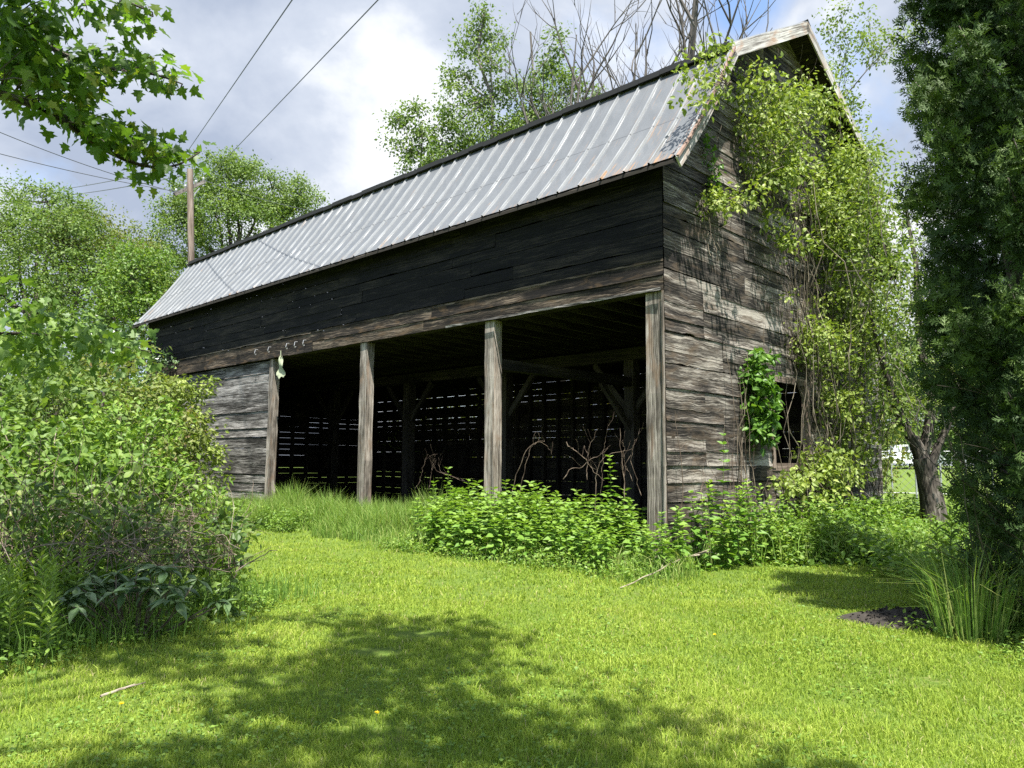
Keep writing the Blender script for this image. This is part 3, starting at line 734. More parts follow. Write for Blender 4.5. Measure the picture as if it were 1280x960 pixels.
P = curve((*q1, .03), (*q2, .16), 14, .03, .07, R, (0, 0, 1)); g.tube(P, np.linspace(.006, .013, 14), 6)
g.tube(curve(P[4], P[4]+np.array([.1, .18, .12]), 5), .006, 4); g.tube(curve(P[8], P[8]+np.array([.25, -.08, .1]), 5), .007, 4)
tag(g.build('fallen_branch', M['cane']), 'grey fallen branch lying at the foot of the nettles', 'branch')
q1, q2 = ground_at(125, 881), ground_at(168, 868); g = G(); P = curve((*q1, .05), (*q2, .06), 8, .04, .05); g.tube(P, .008, 5); g.tube(curve(P[5], P[5]+np.array([.12, .02, .03]), 4), .004, 4)
tag(g.build('twig', M['cane']), 'short grey fallen twig lying on the shaded left lawn', 'twig')

# ================================================================== WEEDS BY THE BARN
def bpts(n, x0, x1, y0, y1):
    a = R.uniform(x0, x1, n); b = R.uniform(y0, y1, n); p = np.array([BX, BY])+a[:, None]*DV+b[:, None]*DU; return a, b, p
# tall grass along the open bays
g = G(); n = 36000
a, b, p = bpts(n, -1.5, .15, 3.6, 14.5)
edge = -1.25+.35*np.sin(b*1.7)+.2*np.sin(b*4.1); hh = np.clip((a-edge)/.6, 0, 1)
ok = (a > edge) & (R.random(n) < .5+.5*vnoise(a, b, 1.5, 5)); a, b, p, hh = a[ok], b[ok], p[ok], hh[ok]; n = len(a)
ln = (.2+.62*hh*np.where(b > 11.5, .7, 1))*(.55+.75*vnoise(a+9, b+3, 1.1, 8))*(.85+.3*vnoise(a, b, 4, 9))*R.uniform(.6, 1.2, n); t = R.uniform(0, 6.28, n); le = R.uniform(.05, .55, n)
blades(g, np.stack([p[:, 0], p[:, 1], gz(p[:, 0], p[:, 1])], 1), np.stack([np.cos(t)*le, np.sin(t)*le, 0*t], 1), ln, R.uniform(.008, .018, n), .15+.75*R.random(n)+.2*(R.random(n) < .06))
tag(g.build('tall_grass', M['tall']), 'tall green grass growing along the open bays', 'grass', kind='stuff')
# leafy ground cover: front edge, gable foot and the bank beyond
g = G(); gs = G()
def cover(a, b, p, h, size, per):
    n = len(a); z = gz(p[:, 0], p[:, 1]); cr = R.random(n)
    P = np.repeat(np.stack([p[:, 0], p[:, 1], z], 1), per, 0); H = np.repeat(h, per); m = len(P)
    q = P+np.stack([R.normal(size=m)*.07, R.normal(size=m)*.07, H*R.random(m)**.7], 1)
    ax = unit(rdir(m)*np.array([1, 1, .4])+np.array([0, 0, -.1])); nr = unit(rdir(m)*.6+np.array([0, 0, 1]))
    leaves(g, OV, q, ax, nr, size*R.uniform(.6, 1.3, m), np.repeat(cr, per)*.4+.6*R.random(m))
n = 2600; a, b, p = bpts(n, -.2, 10.2, -3.3, .0)
lim = -.7-1.9*np.clip((a-1.1)/1.6, 0, 1)+.3*np.sin(a*2.3); ok = b > lim; a, b, p, lim = a[ok], b[ok], p[ok], lim[ok]
cover(a, b, p, np.clip((b-lim)*.55, .08, .75)*R.uniform(.55, 1.3, len(a))*np.where(a > 8, .8, 1), .085, 15)
n = 1500; x = R.uniform(4.6, 13, n); y = R.uniform(9.2, 20, n); a, b = world2barn(x, y); ok = (b < -.3) & (x > 4.7+.05*(y-9)) ; x, y = x[ok], y[ok]
cover(x, y, np.stack([x, y], 1), R.uniform(.15, .6, len(x)), .1, 15)
n = 420; a, b, p = bpts(n, -1.85, -1., -.7, 4.6); cover(a, b, p, R.uniform(.05, .28, n), .055, 12)
n = 700; a, b, p = bpts(n, -1.4, -.2, 8.5, 15); cover(a, b, p, R.uniform(.1, .55, n), .06, 12)
n = 420; x = R.uniform(-3.9, -2.3, n); y = R.uniform(5.4, 8.6, n); ok = x < -2.55-.25*(8-y)+.15*np.sin(y*5); x, y = x[ok], y[ok]; cover(x, y, np.stack([x, y], 1), R.uniform(.05, .22, len(x)), .04, 14)
n = 260; x = R.uniform(3.5, 5.2, n); y = R.uniform(5.6, 7.4, n); ok = x > 3.75+.6*(7-y)*.3+.15*np.sin(y*6); x, y = x[ok], y[ok]; cover(x, y, np.stack([x, y], 1), R.uniform(.05, .2, len(x)), .045, 14)
tag(g.build('undergrowth', M['herb']), 'low leafy weeds along the barn foot and lawn edges', 'weeds', kind='stuff')
# scattered tall blades on the right bank
g = G(); n = 5200; a, b, p = bpts(n, 0, 9.5, -2.6, -.1); t = R.uniform(0, 6.28, n); le = R.uniform(.1, .6, n)
ok = b > -.7-1.9*np.clip((a-1.1)/1.6, 0, 1); a, b, p, t, le = a[ok], b[ok], p[ok], t[ok], le[ok]; n = len(a)
blades(g, np.stack([p[:, 0], p[:, 1], gz(p[:, 0], p[:, 1])], 1), np.stack([np.cos(t)*le, np.sin(t)*le, 0*t], 1), R.uniform(.25, .7, n), R.uniform(.008, .016, n), R.random(n))
n = 5200; a, b, p = bpts(n, -2.05, -.6, -1.0, 5.2); ok = (a > -1.75+.3*np.sin(b*2.3)+.25*R.normal(size=n)); a, b, p = a[ok], b[ok], p[ok]; n = len(a); t = R.uniform(0, 6.28, n); le = R.uniform(.1, .8, n)
blades(g, np.stack([p[:, 0], p[:, 1], gz(p[:, 0], p[:, 1])], 1), np.stack([np.cos(t)*le, np.sin(t)*le, 0*t], 1), R.uniform(.08, .5, n)*np.clip((a+2.2)*1.1, .3, 1), R.uniform(.006, .013, n), R.random(n)**.6)
n = 9000; x = R.uniform(-4.2, -1.6, n); y = R.uniform(4.2, 9, n); ok = x < -2.75-.3*(8-y)+.25*np.sin(y*3.1)+.15*np.sin(y*7.7)+.25*R.normal(size=n); x, y = x[ok], y[ok]; n = len(x); t = R.uniform(0, 6.28, n); le = R.uniform(.1, .6, n)
blades(g, np.stack([x, y, gz(x, y)], 1), np.stack([np.cos(t)*le, np.sin(t)*le, 0*t], 1), R.uniform(.1, .42, n), R.uniform(.005, .011, n), .6*R.random(n))
tag(g.build('rough_grass', M['tall']), 'long rough grass at the lawn edges and gable foot', 'grass', kind='stuff')

# nettles
def nettle(h, seed, name='nettle', mat=None, leaf=.1, T=OV, step=.075, whorl=2, droop=.6, label=None, cat='nettle', group=None):
    rng = np.random.default_rng(seed); t = thing(name, label, cat, (0, 0, 0), 0, group)
    P = curve((0, 0, 0), (rng.uniform(-.1, .1), rng.uniform(-.1, .1), h), 10, .04, .05, rng)
    g = G(); g.tube(P, np.linspace(.006, .0025, 10), 5, .5); g.build('stem', M['stem'], t)
    g = G(); pos, ax, sz = [], [], []
    k = 0; z = .1
    while z < h:
        f = z/h; i = f*9; j = min(int(i), 8); q = P[j]+(P[j+1]-P[j])*(i-j)
        for w in range(whorl):
            th = k*2.4+w*2*PI/whorl if whorl > 2 else k*PI/2+w*PI
            th += rng.normal()*.25
            pos.append(q); ax.append((math.cos(th), math.sin(th), .25+.8*f*f-droop)); sz.append(leaf*(1.15-.5*max(0, f-.55)/.45*1.0)*rng.uniform(.75, 1.2)*(.55+.45*min(1, f*4)))
        k += 1; z += step*(1.2-.5*f)*rng.uniform(.8, 1.2)
    pos = np.array(pos); n = len(pos); ax = np.array(ax)
    leaves(g, T, pos, ax, np.tile([0, 0, 1.], (n, 1))+rdir(n, rng)*.55, np.array(sz), .25+.5*pos[:, 2]/h*.8+.35*rng.random(n))
    g.build('leaves', mat or M['nettle'], t); return t
NG = 'nettles before the open bays'; NL = 'bright green leafy nettle in the dense weed patch before the open bays'
protos = [nettle(h, i, label=NL, group=NG, leaf=.15, step=.07) for i, h in enumerate((.85, .92, 1.0, 1.05, 1.12, .7))]
spots = []
rg = np.random.default_rng(3)
while len(spots) < 240:
    a, b = rg.uniform(-1.75, .35), rg.uniform(-.75, 4.7)
    if a < -1.6+.2*math.sin(b*2)+(.6 if b > 4.2 or b < 0 else 0): continue
    if math.hypot(a-.1, b) < .3 or (b < .0 and a > -.3): continue
    if any((a-c)**2+(b-d)**2 < .018 for c, d in spots): continue
    spots.append((a, b))
for i, (a, b) in enumerate(spots):
    p = b2w(a, b); k = (i % 6)
    if a < -1.2 or b < .75: k = (5, 0, 5)[i % 3]
    if a > -.6 and k == 5: k = 2
    if i < 6 and k == i: pr = protos[i]; pr.location = (*p, float(gz(*p))); continue
    dup(protos[k], (*p, float(gz(*p))-.02), rg.uniform(0, 6.28), rg.uniform(.75, 1.1)*(.85 if b < .5 else 1))
for i, pr in enumerate(protos):
    if pr.location.length < .01: p = b2w(-.5-.1*i, .9+.5*i); pr.location = (*p, 0)
tp = ground_at(597, 690); d = ray(590, 590); yy = b2w(-.6, 4.35)
t = nettle(1.42, 77, label='tallest nettle, standing up in front of the middle post', cat='nettle', leaf=.12); p = b2w(-.5, 4.45); t.location = (*p, 0)
t = nettle(1.62, 78, label='tall nettle rising above the patch beside the corner post', cat='nettle', leaf=.14); p = b2w(-.35, .75); t.location = (*p, 0)
# weeds at the corner: stalky plant on the gable side
for i, (a, b, h, lab) in enumerate(((.55, -.45, 1.25, 'leafy weed just right of the corner post'), (.95, -.7, 1.05, 'weed with drooping leaves at the foot of the gable boards'), (.3, -.75, .95, 'low weed in front of the corner post'), (1.5, -.8, .9, 'bushy weed at the shaded foot of the gable'), (.75, -.25, 1.0, 'weed pressed against the lowest gable boards'), (-.35, -.45, .8, 'short weed in front of the corner post foot'), (1.2, -.35, .85, 'small weed below the climbing stalk'))):
    t = nettle(h, 90+i, 'weed', M['herb'], .14, OV, .085, 2, .55, lab, 'weed'); p = b2w(a, b); t.location = (*p, 0)
WG = 'weeds along the gable foot'; WL = 'broad-leaved green weed among the weeds along the sunlit gable foot'
wp = [nettle(h, 200+i, 'weed', M['nettle'], lf, OV, st, 2, dr, WL, 'weed', WG) for i, (h, lf, st, dr) in enumerate(((.95, .15, .085, .55), (1.2, .13, .08, .4), (.7, .16, .08, .6), (1.05, .17, .1, .7)))]
rg = np.random.default_rng(44)
for i in range(38):
    a = rg.uniform(-.2, 2.6); b = -rg.uniform(.12, .95)*(1 if a < 1.5 else 1.2); q = b2w(a, b); o = wp[i] if i < 4 else dup(wp[i % 4], (0, 0, 0), rg.uniform(0, 6.28), rg.uniform(.65, 1.1)*(.8 if a > 1.6 else 1)); o.location = (*q, 0)
t = nettle(2.05, 120, 'climbing_stalk', M['ivy'], .15, OV, .2, 3, .3, 'tall leafy stalk climbing the gable boards near the corner', 'weed'); p = b2w(1.02, -.3); t.location = (*p, 0)

# dead canes arching in the right bay
def canes(lst, label, cat='canes', name='dead_canes', mat='browncane'):
    g = G()
    for pts, r in lst:
        P = np.array(pts, float); t = np.linspace(0, 1, len(P)); tt = np.linspace(0, 1, 22)
        for _ in range(1): Q = np.stack([np.interp(tt, t, P[:, k]) for k in range(3)], 1)
        for _ in range(6): Q[1:-1] = (Q[:-2]+2*Q[1:-1]+Q[2:])/4
        w = np.cumsum(R.normal(size=(22, 3)), 0)*.012; w -= np.linspace(0, 1, 22)[:, None]*w[-1]; Q = Q+w
        g.tube(Q, np.linspace(r*.75, r*.3, 22), 4)
        for q in range(3): j = R.integers(8, 21); g.tube(curve(Q[j], Q[j]+np.array([R.normal()*.1, R.normal()*.1, .12+.15*R.random()]), 5, .1, .1), r*.25, 3, cap=False)
    return tag(g.build(name, M[mat]), label, cat)
pt = lambda px, py, Y: at(px, py, Y)
canes([([pt(640, 615, 13), pt(655, 560, 13), pt(672, 546, 13), pt(688, 560, 13.1), pt(690, 568, 13.1)], .008), ([pt(650, 615, 13), pt(662, 560, 13), pt(672, 550, 13), pt(680, 548, 13.)], .006)], 'pale arching dead canes beside the middle post')
canes([([pt(745, 640, 12.2), pt(748, 590, 12.2), pt(757, 566, 12.2), pt(790, 561, 12.1)], .01), ([pt(705, 600, 12.5), pt(735, 578, 12.5), pt(760, 560, 12.4)], .009), ([pt(708, 552, 12.6), pt(725, 570, 12.5), pt(755, 601, 12.4)], .01), ([pt(733, 600, 12.4), pt(735, 565, 12.4), pt(748, 535, 12.3)], .007), ([pt(750, 620, 12.3), pt(748, 570, 12.3), pt(760, 530, 12.2)], .006),
       ([pt(781, 660, 12.2), pt(779, 590, 12.2), pt(775, 535, 12.2)], .013), ([pt(790, 600, 12.2), pt(783, 570, 12.2), pt(779, 550, 12.2)], .006), ([pt(800, 620, 12.1), pt(790, 570, 12.1), pt(800, 535, 12)], .006)], 'tangled grey dead stalks left of the corner post')
canes([([pt(630-10*i, 612, 15.8), pt(536+i*5, 590, 15.8), pt(540+i*4, 566+i*3, 15.8)], .006) for i in range(1, 3)] + [([pt(520, 610, 16), pt(527, 585, 16), pt(534, 568, 16)], .006), ([pt(535, 612, 16), pt(541, 585, 16), pt(544, 573, 16)], .006)], 'thin dry stems standing in the grass of the middle bay')
canes([([(*b2w(.22, -.12), .0), (*b2w(.12, -.16), 1.2), (*b2w(.1, -.1), 2.3)], .012), ([(*b2w(.5, -.4), .1), (*b2w(.55, -.25), 1.0), (*b2w(.9, -.1), 1.25)], .012), ([(*b2w(1.3, -.3), 0), (*b2w(1.25, -.2), 1.2), (*b2w(.95, -.08), 1.9)], .007), ([(*b2w(.7, -.3), 0), (*b2w(.8, -.2), 1.2), (*b2w(.6, -.1), 1.7)], .007)]
      + [([(*b2w(1.55+.12*i, -.35), 0), (*b2w(1.55+.12*i+R.uniform(-.1, .1), -.2), .9), (*b2w(1.6+.12*i+R.uniform(-.2, .2), -.15), 1.6+R.uniform(0, 1.0))], .007) for i in range(8)], 'bare upright stalks against the lower gable boards')

# ================================================================== VINES
def wall_clumps(n, poly, y0, bulge, rng):
    """positions on the gable plane inside a polygon given in photo positions"""
    pl = np.array([on_gable(*q, -(y0+bulge*.4)) for q in poly]); lo, hi = pl.min(0), pl.max(0); out = []
    while len(out) < n:
        q = rng.uniform(lo, hi); ins = False; j = len(pl)-1
        for i in range(len(pl)):
            if (pl[i][1] > q[1]) != (pl[j][1] > q[1]) and q[0] < (pl[j][0]-pl[i][0])*(q[1]-pl[i][1])/(pl[j][1]-pl[i][1])+pl[i][0]: ins = not ins
            j = i
        if ins: out.append(q)
    q = np.array(out); yo = -(y0+bulge*rng.random(n)**1.5)
    p = np.array([BX, BY])+q[:, :1]*DV+yo[:, None]*DU
    return np.stack([p[:, 0], p[:, 1], q[:, 1]], 1), q
def vine(name, label, polys, mat, leaf, per, spread, y0, bulge, seed, stems, T=OV, srad=.008, thin=0.0):
    rng = np.random.default_rng(seed); t = thing(name, label, 'vine', (*b2w(3, -.2), 0)); loc = np.array([*b2w(3, -.2), 0])
    C = []
    for n, poly in polys:
        c, q = wall_clumps(n, poly, y0, bulge, rng)
        if thin: 
            m = vnoise(q[:, 0]+30, q[:, 1]+30, 1.15, seed)*.6+vnoise(q[:, 0]+30, q[:, 1]+30, 2.7, seed+1)*.4; c = c[m > thin]
        C.append(c)
    C = np.concatenate(C)-loc
    lg = G(); clumps(lg, T, C, spread*rng.uniform(.6, 1.3, len(C)), per, leaf, rng, .8, .4, .45)
    out = -np.array([*DU, 0])
    lg.build('leaves', mat, t)
    g = G()
    for p0, p1, r, w in stems:
        for i in range(w):
            a = np.array(p0)+rng.normal(size=2)*np.array([.16, .2]); b = np.array(p1)+rng.normal(size=2)*np.array([.35, .5])
            yo = -(y0*.6+bulge*.7*rng.random())
            A = np.array([*b2w(a[0], -.15-.2*rng.random()), max(a[1], 0)]); B = np.array([*b2w(b[0], yo), b[1]])
            g.tube(curve(A, B, 18, .07*rng.normal(), .22, rng)-loc, np.linspace(r, r*.4, 18)*rng.uniform(.6, 1.4), 5, rng.random())
    nn = len(C)//3
    for c in C[rng.choice(len(C), nn, replace=False)]:
        d = rng.normal(size=3)*np.array([.25, .25, .55]); g.tube(curve(c, c+d, 5, .15, .1, rng), srad*.45, 3, rng.random(), cap=False)
    g.build('stems', M['vinestem'], t, True)
    return t
vine('climbing_vine', 'sprawling yellow-green vine covering the right half of the barn gable',
     [(560, [(925, 75), (960, 62), (1012, 92), (1040, 130), (1075, 185), (1090, 300), (1030, 300), (985, 250), (945, 190)]),
      (560, [(950, 200), (1080, 210), (1100, 330), (1108, 430), (1012, 430), (975, 340)]),
      (500, [(1012, 400), (1105, 400), (1108, 590), (1060, 610), (1010, 590), (1014, 520), (1010, 450)]),
      (10, [(893, 60), (912, 68), (912, 110), (896, 130), (885, 100)]),
      (26, [(885, 235), (925, 235), (930, 262), (890, 262)])],
     M['vine'], .095, 18, .2, .1, .75, 11,
     [((4.2, .3), (3.9, 6.5), .008, 6), ((5.6, .3), (4.0, 8.3), .012, 14), ((6.6, .3), (6.2, 6.5), .011, 15), ((7.6, .3), (6.8, 5.5), .010, 12), ((4.3, 3.6), (2.9, 5.6), .006, 5)], thin=.485)
# the sprig lies over the near roof edge
l0 = np.array([*b2w(1.35, -.2), 8.0]); E0 = thing('climbing_vine', 'small vine sprig spilling over the metal roof edge near the gable peak', 'vine', l0); rng_ = np.random.default_rng(8); cs = []
for px, py, Y, n in ((872, 85, 11.2, 7), (862, 110, 11.1, 8), (855, 125, 11.0, 5), (880, 110, 11.1, 6), (888, 70, 11.3, 7), (900, 95, 11.3, 7), (905, 115, 11.3, 4), (895, 55, 11.4, 4)):
    for i in range(n): cs.append(at(px+rng_.normal()*9, py+rng_.normal()*9, Y+rng_.normal()*.08))
cs = np.array(cs)-l0; lg = G(); clumps(lg, OV, cs, .13, 7, .1, rng_, .8)
o = lg.build('leaves', M['vine'], E0); g = G()
root_ = at(915, 110, 12.1)-l0
for c in cs[::3]: g.tube(curve(root_, c, 8, .12, .1, rng_, (0, 0, 1)), [.009, .008, .007, .006, .005, .004, .003, .002], 4)
g.build('stems', M['vinestem'], E0)
vine('ivy', 'dense dark green ivy column hanging beside the gable window',
     [(75, [(938, 436), (954, 440), (958, 470), (964, 500), (964, 540), (954, 558), (944, 545), (936, 490)])], M['ivy'], .14, 13, .12, .1, .22, 21, [((2.3, 0), (2.1, 3.2), .012, 5)])
vine('ivy', 'thin trailing ivy strand below the roof edge on the gable', [(16, [(880, 165), (888, 165), (892, 200), (903, 215), (900, 245), (888, 240), (884, 200)])], M['ivy'], .1, 8, .1, .06, .08, 22, [((1.0, 4.9), (.85, 6.4), .006, 3)])
vine('climbing_vine', 'lower vine sprawling round the gable window sill', [(60, [(1000, 590), (1020, 560), (1060, 600), (1040, 640), (985, 620), (970, 600)]), (25, [(1015, 560), (1040, 555), (1045, 605), (1000, 600)])], M['vine'], .12, 12, .18, .15, .5, 23, [((4.3, 0), (3.9, 1.7), .008, 5), ((4.9, 0), (4.5, 2.2), .009, 8)])

# ================================================================== CEDAR (right)
def cedar(label, base, h, rad, seed, n, gap=0.0):
    rng = np.random.default_rng(seed); t = thing('cedar', label, 'tree', base)
    g = G(); g.tube(curve((0, 0, -.1), (.05, .1, h), 12, .01, .1, rng), np.linspace(.15, .02, 12), 8, .4)
    nb = 105; lg = G(); pos, ax, nr, cr = [], [], [], []
    for i in range(nb):
        z = h*(.05+.93*(i+rng.random())/nb); f = z/h
        rr = rad*(1.0 if f < .45 else 1-((f-.45)/.55)**1.6*.93)*rng.uniform(.86, 1.03)*(.70+.30*min(1, z/5.0))
        th = i*2.399+rng.normal()*.3; d = np.array([math.cos(th), math.sin(th), 0])
        a = np.array([.02, .03, max(.05, z-rr*.5)]); b = d*rr+np.array([0, 0, z+.12])
        P = curve(a, b, 9, .1, .05, rng, (0, 0, -1)); g.tube(P, np.linspace(.024, .006, 9), 4, .3+.3*rng.random())
        m = int(n/nb); low = f < .2
        if low: m = int(m*(.25+2.5*f))
        k = rng.random(m)**.55; q = P[np.clip((k*8).astype(int), 1, 8)]
        j = rng.normal(size=(m, 3))*np.array([.085, .085, .12])
        pos.append(q+j); ax.append(d*.55+rng.normal(size=(m, 3))*.5+np.array([0, 0, .12])); nr.append(np.cross(d, [0, 0, 1.])+rng.normal(size=(m, 3))*.55)
        cr.append(np.clip(.02+.3*rng.random()+.3*rng.random(m)+1.1*np.maximum(k-.72, 0), 0, 1))  # sprays toward the bough ends coloured lighter as sunlit tips
    pos = np.concatenate(pos); m = len(pos)
    leaves(lg, SP, pos, np.concatenate(ax), np.concatenate(nr), .115*rng.uniform(.6, 1.4, m), np.concatenate(cr))
    # dead inner twigs low down
    for i in range(150):
        th = rng.uniform(0, 6.28); r0 = rad*rng.uniform(.1, .6); r1 = rad*rng.uniform(.5, .95); z = h*rng.uniform(.02, .2)
        g.tube(curve((r0*math.cos(th), r0*math.sin(th), z), (r1*math.cos(th+.3), r1*math.sin(th+.3), z+rng.uniform(.2, .8)), 6, .1, .12, rng), [.007, .006, .006, .005, .004, .003], 3, .2, cap=False)
    g.build('trunk', M['bark'], t, True); lg.build('crown', M['cedar'], t); return t
cedar('tall dark cedar at the right edge, nearer of the two', (4.85, 6.75, 0), 9.4, 1.36, 31, 66000)
cedar('dark cedar standing behind the nearer cedar at the right edge', (6.05, 8.7, 0), 10.2, 1.3, 32, 22000)

# tall grass clumps under the cedar
for i, (px, py, h, lab) in enumerate(((1215, 800, .95, 'tall grass clump at the lawn edge before the cedar'), (1262, 790, .9, 'grass clump at the far right lawn edge under the cedar'), (1190, 770, .8, 'grass clump just behind the bare soil mound'), (1240, 770, 1.0, 'grass clump against the cedar trunk'))):
    q = ground_at(px, py); g = G(); n = 260; a = R.uniform(0, 6.28, n); le = R.uniform(.08, .9, n); r = .27*R.random(n)**.5
    P = np.stack([r*np.cos(a), r*np.sin(a), 0*a], 1)
    blades(g, P, np.stack([np.cos(a)*le, np.sin(a)*le, 0*a], 1), h*R.uniform(.45, 1.1, n), R.uniform(.007, .014, n), R.random(n), .55)
    o = g.build('grass_clump', M['tall']); o.location = (*q, float(gz(*q))); tag(o, lab, 'grass clump')
for i, (px, py, h, lab) in enumerate(((1195, 765, 1.05, 'tall narrow-leaved weed behind the soil mound'), (1228, 760, 1.15, 'tall weed among the grass before the cedar'), (1180, 745, .8, 'narrow weed at the left edge of the cedar shade'))):
    t = nettle(h, 140+i, 'weed', M['herb'], .17, NARROW, .07, 2, .1, lab, 'weed'); q = ground_at(px, py); t.location = (*q, 0)

# ================================================================== TREES ON THE RIGHT
grow_tree('young_tree', 'slender pale-leaved tree between the gable and the cedar', (*at(1095, 577, 21)[:2], .1), 13.5, .12, 41, M['pale'], M['greybark'], leaf=.1, per=9, levels=4, nch=(14, 6, 4), spreadk=.45, cl=.3, first=.12, density=.9, lr=(.34, .42, .45))
lt = at(1163, 577, 15.5)
t = thing('leaning_tree', 'forked leaning tree with dark trunk just right of the barn', 'tree', (lt[0], lt[1], 0)); rngl = np.random.default_rng(5); g = G(); lb = np.array([lt[0], lt[1], 0])
def LP(px, py, Y=15.5): return at(px, py, Y)-lb
g.tube([LP(1170, 660), LP(1164, 620), LP(1158, 590), LP(1153, 572)], [.26, .22, .2, .19], 9, .3)
g.tube([LP(1155, 580), LP(1146, 558), LP(1136, 540), LP(1126, 522), LP(1118, 500), LP(1100, 440), LP(1085, 380)], [.15, .13, .11, .1, .08, .05, .02], 7, .3)
g.tube([LP(1152, 575), LP(1160, 540), LP(1165, 500), LP(1150, 430), LP(1145, 330), LP(1130, 250)], [.13, .1, .09, .07, .05, .02], 7, .3)
g.tube([LP(1148, 562), LP(1138, 548), LP(1126, 540)], [.05, .04, .02], 6, .3)
g.tube([LP(1160, 590), LP(1172, 560), LP(1190, 520), LP(1200, 470)], [.1, .08, .06, .03], 6, .3)
cs = []
for px, py, sx, sy, n in ((1085, 300, 25, 55, 60), (1110, 420, 32, 50, 90), (1125, 500, 28, 32, 50), (1135, 330, 25, 60, 60), (1100, 230, 25, 40, 40), (1165, 480, 30, 40, 45)):
    for i in range(n): cs.append(LP(px+rngl.normal()*sx*.7, py+rngl.normal()*sy*.7, 15.5+rngl.normal()*.7))
cs = np.array(cs); lg = G(); clumps(lg, RH, cs, .32, 16, .1, rngl, .8)
for c in cs[::2]: g.tube(curve(c, c+np.array([rngl.normal()*.4, rngl.normal()*.3, -.7+rngl.normal()*.3]), 5, .1, .1, rngl), .008, 3, .4, cap=False)
g.build('trunk', M['bark'], t, True); lg.build('crown', M['pale'], t)
for i, (px, Y, h, lab) in enumerate(((1095, 66, 12, 'distant green tree seen past the barn corner'), (1140, 75, 15, 'distant tree beyond the parked pickup'), (1200, 58, 12, 'distant bushy tree glimpsed through the cedar'), (1270, 64, 14, 'distant tree behind the cedar at the right edge'))):
    q = at(px, 577, Y); z0 = float(gz(q[0], q[1])); hh = h
    blob_tree('tree', lab, (q[0], q[1], z0), (q[0], q[1], z0+hh*.7), .25, [(q[0]+dx, q[1], z0+dz, rx, rx, rz) for dx, dz, rx, rz in ((0, hh*.62, 3.6, 4), (-2.4, hh*.45, 2.6, 2.8), (2.4, hh*.48, 2.8, 3), (-2.2, 1.9, 2.6, 2.1), (2.2, 1.8, 2.8, 2.0), (0, 2.4, 2.4, 2.2))], M['bgleaf'], M['bark'], 420, 22, .34, .75, 50+i)

# chain-link fence and pickup
fa, fb = at(1085, 577, 26), at(1240, 577, 24); f = thing('wire_fence', 'low wire mesh fence in front of the parked pickup', 'fence', (fa[0], fa[1], 0)); n = 6
for i in range(n):
    q = fa+(fb-fa)*i/(n-1); g = G(); g.tube([(q[0]-fa[0], q[1]-fa[1], 0), (q[0]-fa[0], q[1]-fa[1], 2.0)], .03, 6); g.build('post', M['galv'], f)
g = G(); D = (fb-fa)[:2]; Ln = np.hypot(*D); m = int(Ln/.22)
for i in range(-6, m+1):
    for s in (0, 6):
        a = np.clip(i+s, 0, m)*.22/Ln; b = np.clip(i+6-s, 0, m)*.22/Ln; g.tube([(*(D*a), .6), (*(D*b), 1.95)], .006, 3, cap=False)
for z in (.6, 1.95): g.tube([(0, 0, z), (*D, z)], .014, 4)
g.build('mesh', M['galv'], f)
q = at(1128, 577, 58); tz = float(gz(q[0], q[1])); tr = thing('pickup_truck', 'white pickup truck parked beyond the fence', 'truck', (q[0], q[1], tz-.02), .0)
def prof(name, pts, y0, y1, mat, par, inset=0.0):
    g = G(); n = len(pts); A = np.array([[x, y0, z] for x, z in pts]); B = np.array([[x, y1, z] for x, z in pts]); V = np.concatenate([A, B])
    g.add(V, np.array([[i, (i+1) % n, (i+1) % n+n, i+n] for i in range(n)]))
    c = np.array([A.mean(0), B.mean(0)]); V2 = np.concatenate([V, c])
    g.add(V2, np.array([[i, (i+1) % n, 2*n] for i in range(n)]+[[i+n, (i+1) % n+n, 2*n+1] for i in range(n)]))
    return g.build(name, mat, par)
body = prof('body', [(-2.7, .5), (-2.72, 1.12), (-.6, 1.12), (1.25, 1.12), (2.55, 1.0), (2.7, .8), (2.68, .45), (2.2, .42), (1.3, .42), (-1.2, .42)], -.95, .95, M['white'], tr)
cab = prof('cab', [(-.75, 1.123), (-.6, 1.72), (-.35, 1.8), (.55, 1.8), (.75, 1.74), (1.35, 1.123)], -.85, .85, M['white'], tr)
for pts in ([(-.5, 1.22), (-.42, 1.64), (.05, 1.68), (.05, 1.22)], [(.15, 1.22), (.15, 1.68), (.55, 1.66), (1.0, 1.22)]):
    prof('window', pts, -.865, -.853, M['glass'], cab)
for x in (-1.7, 1.75):
    g = G(); th = np.linspace(0, 2*PI, 25); 
    g.grid([[(x+r*math.cos(a), y, .38+r*math.sin(a)) for a in th] for r, y in ((.2, -.99), (.38, -.99), (.38, -.72))]); wh = g.build('wheel', M['tyre'], tr)
    g = G(); g.grid([[(x+r*math.cos(a), y, .38+r*math.sin(a)) for a in th] for r, y in ((.02, -.97), (.21, -.985))]); g.build('rim', M['galv'], wh)
g = G(); g.box((2.62, -.9, .72), (2.715, -.62, .88)); g.build('headlight', M['glass'], tr)
g = G(); g.box((-2.76, -.93, .8), (-2.70, -.8, 1.05)); g.build('tail_light', M['rust'], tr)

